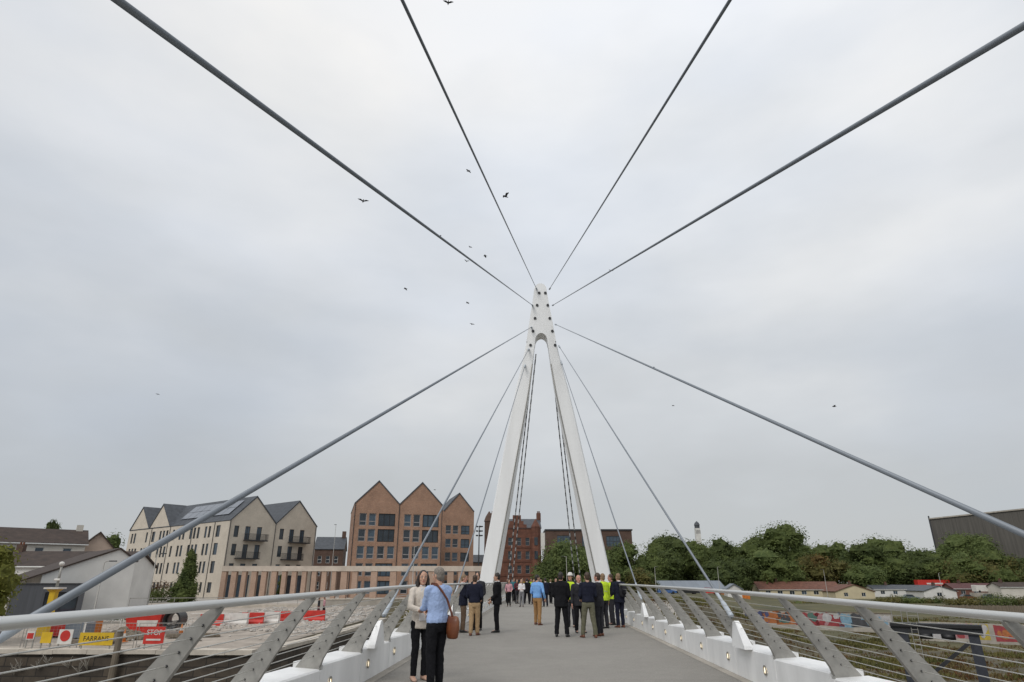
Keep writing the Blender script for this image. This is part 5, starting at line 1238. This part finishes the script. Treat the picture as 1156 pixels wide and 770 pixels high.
# the men by the left rail
person('man in dark navy jumper and khaki chinos, back to the camera', stand(535, 717.5), 8, 1.72, 'navy', 'khaki', SHOEB, 'brown', 'shirt', handL=(-.14, .22, 1.02), handR=(.14, .22, 1.02), stance=.08, stride=.10)
person('man in navy jacket and brown trousers at the rail, left of the khaki chinos', stand(522, 714), 78, 1.74, 'navy', 'brown', SHOE, 'fair', 'jacket', handL=(-.12, .26, 1.06), handR=(.12, .26, 1.04), stance=.11, head=10, skin=SKIN2)
person('tall dark suited man mostly hidden behind the khaki chinos', stand(538.5, 711.5), 200, 1.82, 'char', 'black', SHOE, 'brown', 'jacket', handL=(-.18, .2, .95))
person('slim man in black suit standing in profile facing the rail', stand(561, 714), -88, 1.79, 'black', 'black', SHOE, 'dark', 'jacket', handL=(-.15, .18, .92), handR=(.13, .22, .98), stance=.07)
person('man in light blue shirt and tan chinos walking away along the deck', stand(607, 705.5), 28, 1.77, 'sky', 'tan', SHOEB, 'dark', 'shirt', handL=(-.16, .22, 1.02), handR=(.30, .05, .90), stance=.14, stride=-.12, head=35)
# the group at right
person('heavy set man all in black with his back turned, left of the group', stand(634.5, 719), 12, 1.79, 'black', 'black', SHOE, 'dark', 'jacket', handL=(-.15, .24, 1.0), handR=(.15, .24, 1.0), stance=.15, collar='black')
person('worker in white safety helmet and yellow high visibility vest', stand(645.5, 708), 205, 1.82, 'char', 'char', SHOE, 'dark', 'shirt', vest='hivis', helmet='whitep', handL=(-.22, .2, 1.0))
person('pale balding man in dark jacket facing the camera within the group', stand(655, 714.5), 165, 1.72, 'char', 'black', SHOE, 'fair', 'jacket', bald=True, skin=SKIN2, handL=(-.15, .22, 1.05), stance=.12)
person('broad man in navy jumper and olive trousers with his back turned', stand(665.5, 720), -12, 1.78, 'navy', 'olive', SHOEB, 'brown', 'shirt', handL=(-.14, .24, 1.02), handR=(.14, .24, 1.02), stance=.16, stride=-.08)
person('man in dark suit and brown shoes turned left towards the group', stand(677.5, 718), -60, 1.77, 'char', 'char', SHOEB, 'brown', 'jacket', handL=(-.15, .22, 1.0), handR=(.15, .2, 1.0), stance=.09, skin=SKIN2)
person('worker in yellow high visibility vest behind the dark suit and brown shoes', stand(683, 709.5), -35, 1.79, 'hivis', 'char', SHOE, 'fair', 'shirt', vest='hivis', handL=(-.2, .2, .95))
person('worker in open yellow vest with white glove beside the navy suit', stand(692, 705.5), -100, 1.79, 'black', 'char', SHOE, 'brown', 'shirt', vest='hivis', skin=SKIN2, handL=(-.16, .25, .85))
n1_, sS, _ = person('tall man in navy suit carrying a dark backpack at the right rail', stand(701, 708.5), -25, 1.80, 'navy', 'navy', SHOEB, 'fair', 'jacket', handL=(-.15, .24, 1.05), handR=(.16, .22, 1.05), stance=.10)
bp_ = thing('backpack', 'dark backpack worn by the tall man in navy suit', 'backpack', world(n1_, (.06, -.13, 1.0)), n1_.rotation_euler.z)
mb = MB(); rs = []
for z, a, b in ((0, .10, .05), (.03, .15, .08), (.22, .16, .10), (.36, .14, .08), (.43, .09, .05)): rs.append([Vector((a*math.cos(2*math.pi*i/14), -.06+b*math.sin(2*math.pi*i/14), z)) for i in range(14)])
mb.rings(rs); mb.build('pack', CL['char'], bp_, True)
for s in (-1, 1):
    mb = MB(); mb.tube([(-.06+s*.10, -.02, .40), (-.06+s*.11, .10, .49), (-.06+s*.12, .26, .44), (-.06+s*.12, .27, .2)], [.018]*4, 6); mb.build('strap', CL['black'], bp_, True)
mb = MB(); mb.ell((0, -.15, .16), (.11, .03, .09), 10, 6); mb.build('pocket', CL['black'], bp_, True)
# the far crowd
far = [
 (574.5, 684.6, 'pink', 'black', 'dark', 1.66, 175, True, 'woman in pink top at the left end of the far crowd'),
 (583.5, 681.6, 'maroon', 'char', 'dark', 1.70, 150, True, 'person in dark maroon top in the far crowd beside the pink top'),
 (589, 685, 'white', 'grey', 'fair', 1.68, 190, True, 'person in white top and grey trousers in the far crowd'),
 (595, 682.2, 'black', 'black', 'dark', 1.76, 10, False, 'person all in black in the far crowd left of the light blue shirt'),
 (580, 679.5, 'teal', 'black', 'brown', 1.80, 170, False, 'person in teal jacket at the back of the far crowd'),
 (590, 679.5, 'mustard', 'char', 'brown', 1.80, 185, False, 'person in mustard vest standing behind the black clothed one'),
 (600, 679.8, 'hivis', 'char', 'dark', 1.78, 170, False, 'person in bright yellow jacket behind the light blue shirt'),
 (616, 684.8, 'navy', 'navy', 'dark', 1.76, -20, False, 'person in navy suit in the far crowd right of the light blue shirt'),
 (622, 681.4, 'black', 'black', 'fair', 1.72, 15, False, 'person in black coat in the far crowd beside the man all in black'),
 (611, 679.8, 'mustard', 'black', 'brown', 1.74, 180, False, 'person in orange yellow top in the far crowd, right side'),
 (573, 680.5, 'grey', 'black', 'grey', 1.74, 165, False, 'person in grey top at the far left back of the crowd'),
 (603, 682.5, 'maroon', 'navy', 'fair', 1.68, 190, True, 'person in wine red top directly behind the light blue shirt'),
 (606, 679.5, 'teal', 'black', 'dark', 1.80, 175, False, 'tall person in dark teal coat at the back behind the light blue shirt'),
 (628, 684, 'char', 'char', 'dark', 1.76, 160, False, 'person in charcoal coat at the right end of the far crowd'),
]
for kf, (px, py, a, b, hr, h, fc, fm, lb) in enumerate(far):
    hl, hr_ = (((-.16, .2, 1.0), (.2, .15, .95)), ((-.27, .05, .8), (.12, .25, 1.2)), ((-.1, .25, 1.1), (.1, .25, 1.1)), ((-.26, .1, .85), (.28, .0, .82)), ((-.34, .1, 1.02), (.16, .2, .98)))[kf % 5]
    person(lb, stand(px, py), fc, h, a, b, SHOE, hr, 'jacket' if a in ('navy', 'black', 'char') else 'shirt', fm, long_hair=fm, vox=.024, handL=hl, handR=hr_, stance=(.08, .14, .11, .16)[kf % 4], stride=(.0, .12, -.1)[kf % 3], head=(-25, 10, 30, 0)[kf % 4])
for px, zc, a, b, hr, lb in ((362.5, 66, 'char', 'maroon', 'dark', 'walker in dark top and reddish trousers beyond the red barriers'), (368.5, 66.5, 'pink', 'black', 'brown', 'walker in pale pink top beyond the right red barrier')):
    x, y = gp(px, zc); person(lb, (x, y, H(x, y)+.05), 80, 1.72, a, b, SHOE, hr, 'shirt', vox=.024, stride=.18)

# ------------------------------------------------------------------ birds
def bird(px, py, zc, sp, rz, flap, label, k=1.0):
    p = pt(px, py, zc); t = thing('bird', label, 'bird', p, rz, 'birds flying around the bridge'); mb = MB()
    mb.tube([(0, -.17*k, 0), (0, -.12*k, 0), (0, -.02*k, .005), (0, .09*k, .01), (0, .14*k, .025), (0, .18*k, .02), (0, .215*k, .012)], [.03*k, .02*k, .055*k, .05*k, .032*k, .026*k, .004*k], 8); mb.build('body', M['dark'], t, True)
    for s in (-1, 1):
        z1 = math.sin(flap)*.16*k; z2 = z1+math.sin(flap*.4-.3)*.18*k; P = [(s*.03*k, .08*k, .02), (s*.17*k, .12*k, z1+.02), (s*.36*k, .0, z2), (s*.30*k, -.04*k, z2*.9), (s*.16*k, -.05*k, z1), (s*.03*k, -.05*k, .01)]
        mb = MB(); b2 = [(x, y, z-.012) for x, y, z in P]; nn_ = 6
        mb.add(P+b2, [list(range(6)), list(range(11, 5, -1))]+[[i, (i+1) % 6, (i+1) % 6+6, i+6] for i in range(6)]); mb.build('wing', M['dark'], t)
BD = [(410, 227, 40, .4, .7, 'bird silhouette left of the second left cable, the clearest of the loose birds'), (571, 222, 42, 2.2, .9, 'bird beside the steepest left cable, right of it'), (529, 193, 58, 1.0, .2, 'small bird just left of the steepest left cable'), (506, 3, 42, .2, .8, 'bird at the very top edge right of the steepest left cable'),
      (531, 279, 90, .9, .5, 'tiny bird between the two left cables, upper one'), (548, 289, 62, 1.5, .1, 'small bird between the two left cables, lower one'), (458, 326, 65, 1.4, .1, 'small bird in the empty sky below the second left cable'), (528, 342, 72, 1.2, .3, 'small bird left of the mast head, upper'), (533, 366, 74, .7, .4, 'small bird left of the mast head, lower'),
      (497, 268, 80, 2.0, 1.0, 'tiny bird right against the second left cable'), (527, 295, 80, .5, 1.0, 'tiny bird touching the underside of the second left cable'), (690, 306, 80, .4, .9, 'tiny bird on the second right cable'), (738, 415, 85, 1.6, .2, 'tiny bird above the long right cable near the mast'), (760, 458, 95, .9, .3, 'faint bird below the long right cable'),
      (942, 459, 60, 1.5, .5, 'lone bird in the right hand sky'), (178, 445, 90, 1.2, .2, 'faint bird in the left hand sky above the beige block'), (491, 553, 100, 1.4, .3, 'bird above the third brown gable')]
for px, py, zc, rz, fl, lb in BD: bird(px, py, zc, 1, rz, fl, lb)

# ------------------------------------------------------------------ parked cars on the right bank
for k, (px, zc, m_, rz, lb) in enumerate(((1088, 178, M['rust'], 4, 'dark red parked car before the dark red roofed bungalow'), (1113, 182, M['greybox'], 10, 'dark grey parked car near the right edge beyond the hedge'), (1024, 176, M['shedroof'], -3, 'blue grey parked car left of the white gable bungalow'),
                             (752, 150, M['blue'], 0, 'dark blue parked car in front of the long shed, left one'), (776, 150, M['black'], 3, 'black parked car in front of the long shed, right one'), (800, 149, M['red'], -4, 'red parked car beside the white hut'))):
    x, y = gp(px, zc); z = max(H(x, y), -3.4); t = thing('parked_car', lb, 'car', (x, y, z), R(rz), 'cars parked on the right bank')
    lo = [(-2.1, .3), (2.1, .3), (2.15, .65), (1.9, .82), (1.0, .92), (-1.7, .95), (-2.1, .85)]; up_ = [(-1.75, .93), (1.0, .9), (.35, 1.42), (-1.1, 1.45)]
    mb = MB(); mb.prism([(a, -.85, b) for a, b in lo], (0, -1.7, 0)); mb.build('body', m_, t)
    mb = MB(); mb.prism([(a, -.72, b) for a, b in up_], (0, -1.44, 0)); mb.build('cabin', M['glass'], t)
    mb = MB(); mb.bx(-1.12, .36, -.7, .7, 1.453, 1.49); mb.build('roof', m_, t)
    for a in (-1.3, 1.3):
        for b in (-.87, .67):
            mb = MB(); mb.tube([(a, b, .32), (a, b+.2, .32)], .32, 14); mb.build('wheel', M['black'], t)

# chimneys, aerials and site clutter
for t in [o for o in list(COL.objects) if o.name.startswith('bungalow') and o.parent is None]:
    rf_ = [c for c in t.children if c.name.startswith('roof')][0]; bbx = [Vector(c) for c in rf_.bound_box]; x0, x1 = min(v.x for v in bbx), max(v.x for v in bbx); ym = (min(v.y for v in bbx)+max(v.y for v in bbx))/2; zt2 = max(v.z for v in bbx)
    xx = x0+(x1-x0)*.28; mb = MB(); mb.bx(xx-.4, xx+.4, ym-.35, ym+.35, zt2-.7, zt2+.75); mb.build('chimney', M['darkbrick'], rf_)
    for k in (-.18, .18):
        mb = MB(); mb.tube([(xx+k, ym, zt2+.75), (xx+k, ym, zt2+1.05)], .11, 8); mb.build('chimney_pot', M['rust'], rf_)
for i, (px, zc, lb) in enumerate(((214, 46, 'orange cone standing alone right of the black pipe section'), (236, 50, 'orange cone left of the row of plastic barriers'), (330, 62, 'orange cone before the low heap of broken stone'), (152, 42, 'orange cone between the soil heap and the red stop sign'))):
    x, y = gp(px, zc); t = thing('traffic_cone', lb, 'cone', (x, y, H(x, y)+.03)); mb = MB(); mb.tube([(0, 0, .05), (0, 0, .75)], [.17, .03], 12); mb.build('cone', M['orange'], t, True)
    mb = MB(); mb.bx(-.22, .22, -.22, .22, 0, .05); mb.build('base', M['orange'], t); mb = MB(); mb.tube([(0, 0, .34), (0, 0, .50)], [.122, .09], 12); mb.build('sleeve', M['whitep'], t)
for i, (px, zc, ang_, lb) in enumerate(((228, 45, 20, 'stack of pale timber planks on the gravel before the red barriers'), (120, 41, -10, 'stack of weathered planks behind the yellow contractor sign'))):
    x, y = gp(px, zc); t = thing('plank_stack', lb, 'timber', (x, y, H(x, y)+.05), R(ang_))
    for k in range(8):
        mb = MB(); mb.bx(-1.6+rg.uniform(-.2, .2), 1.6+rg.uniform(-.2, .2), -.42+(k % 4)*.21, -.23+(k % 4)*.21, .11*(k//4), .11*(k//4)+.1); mb.build('plank', M['timber'], t)
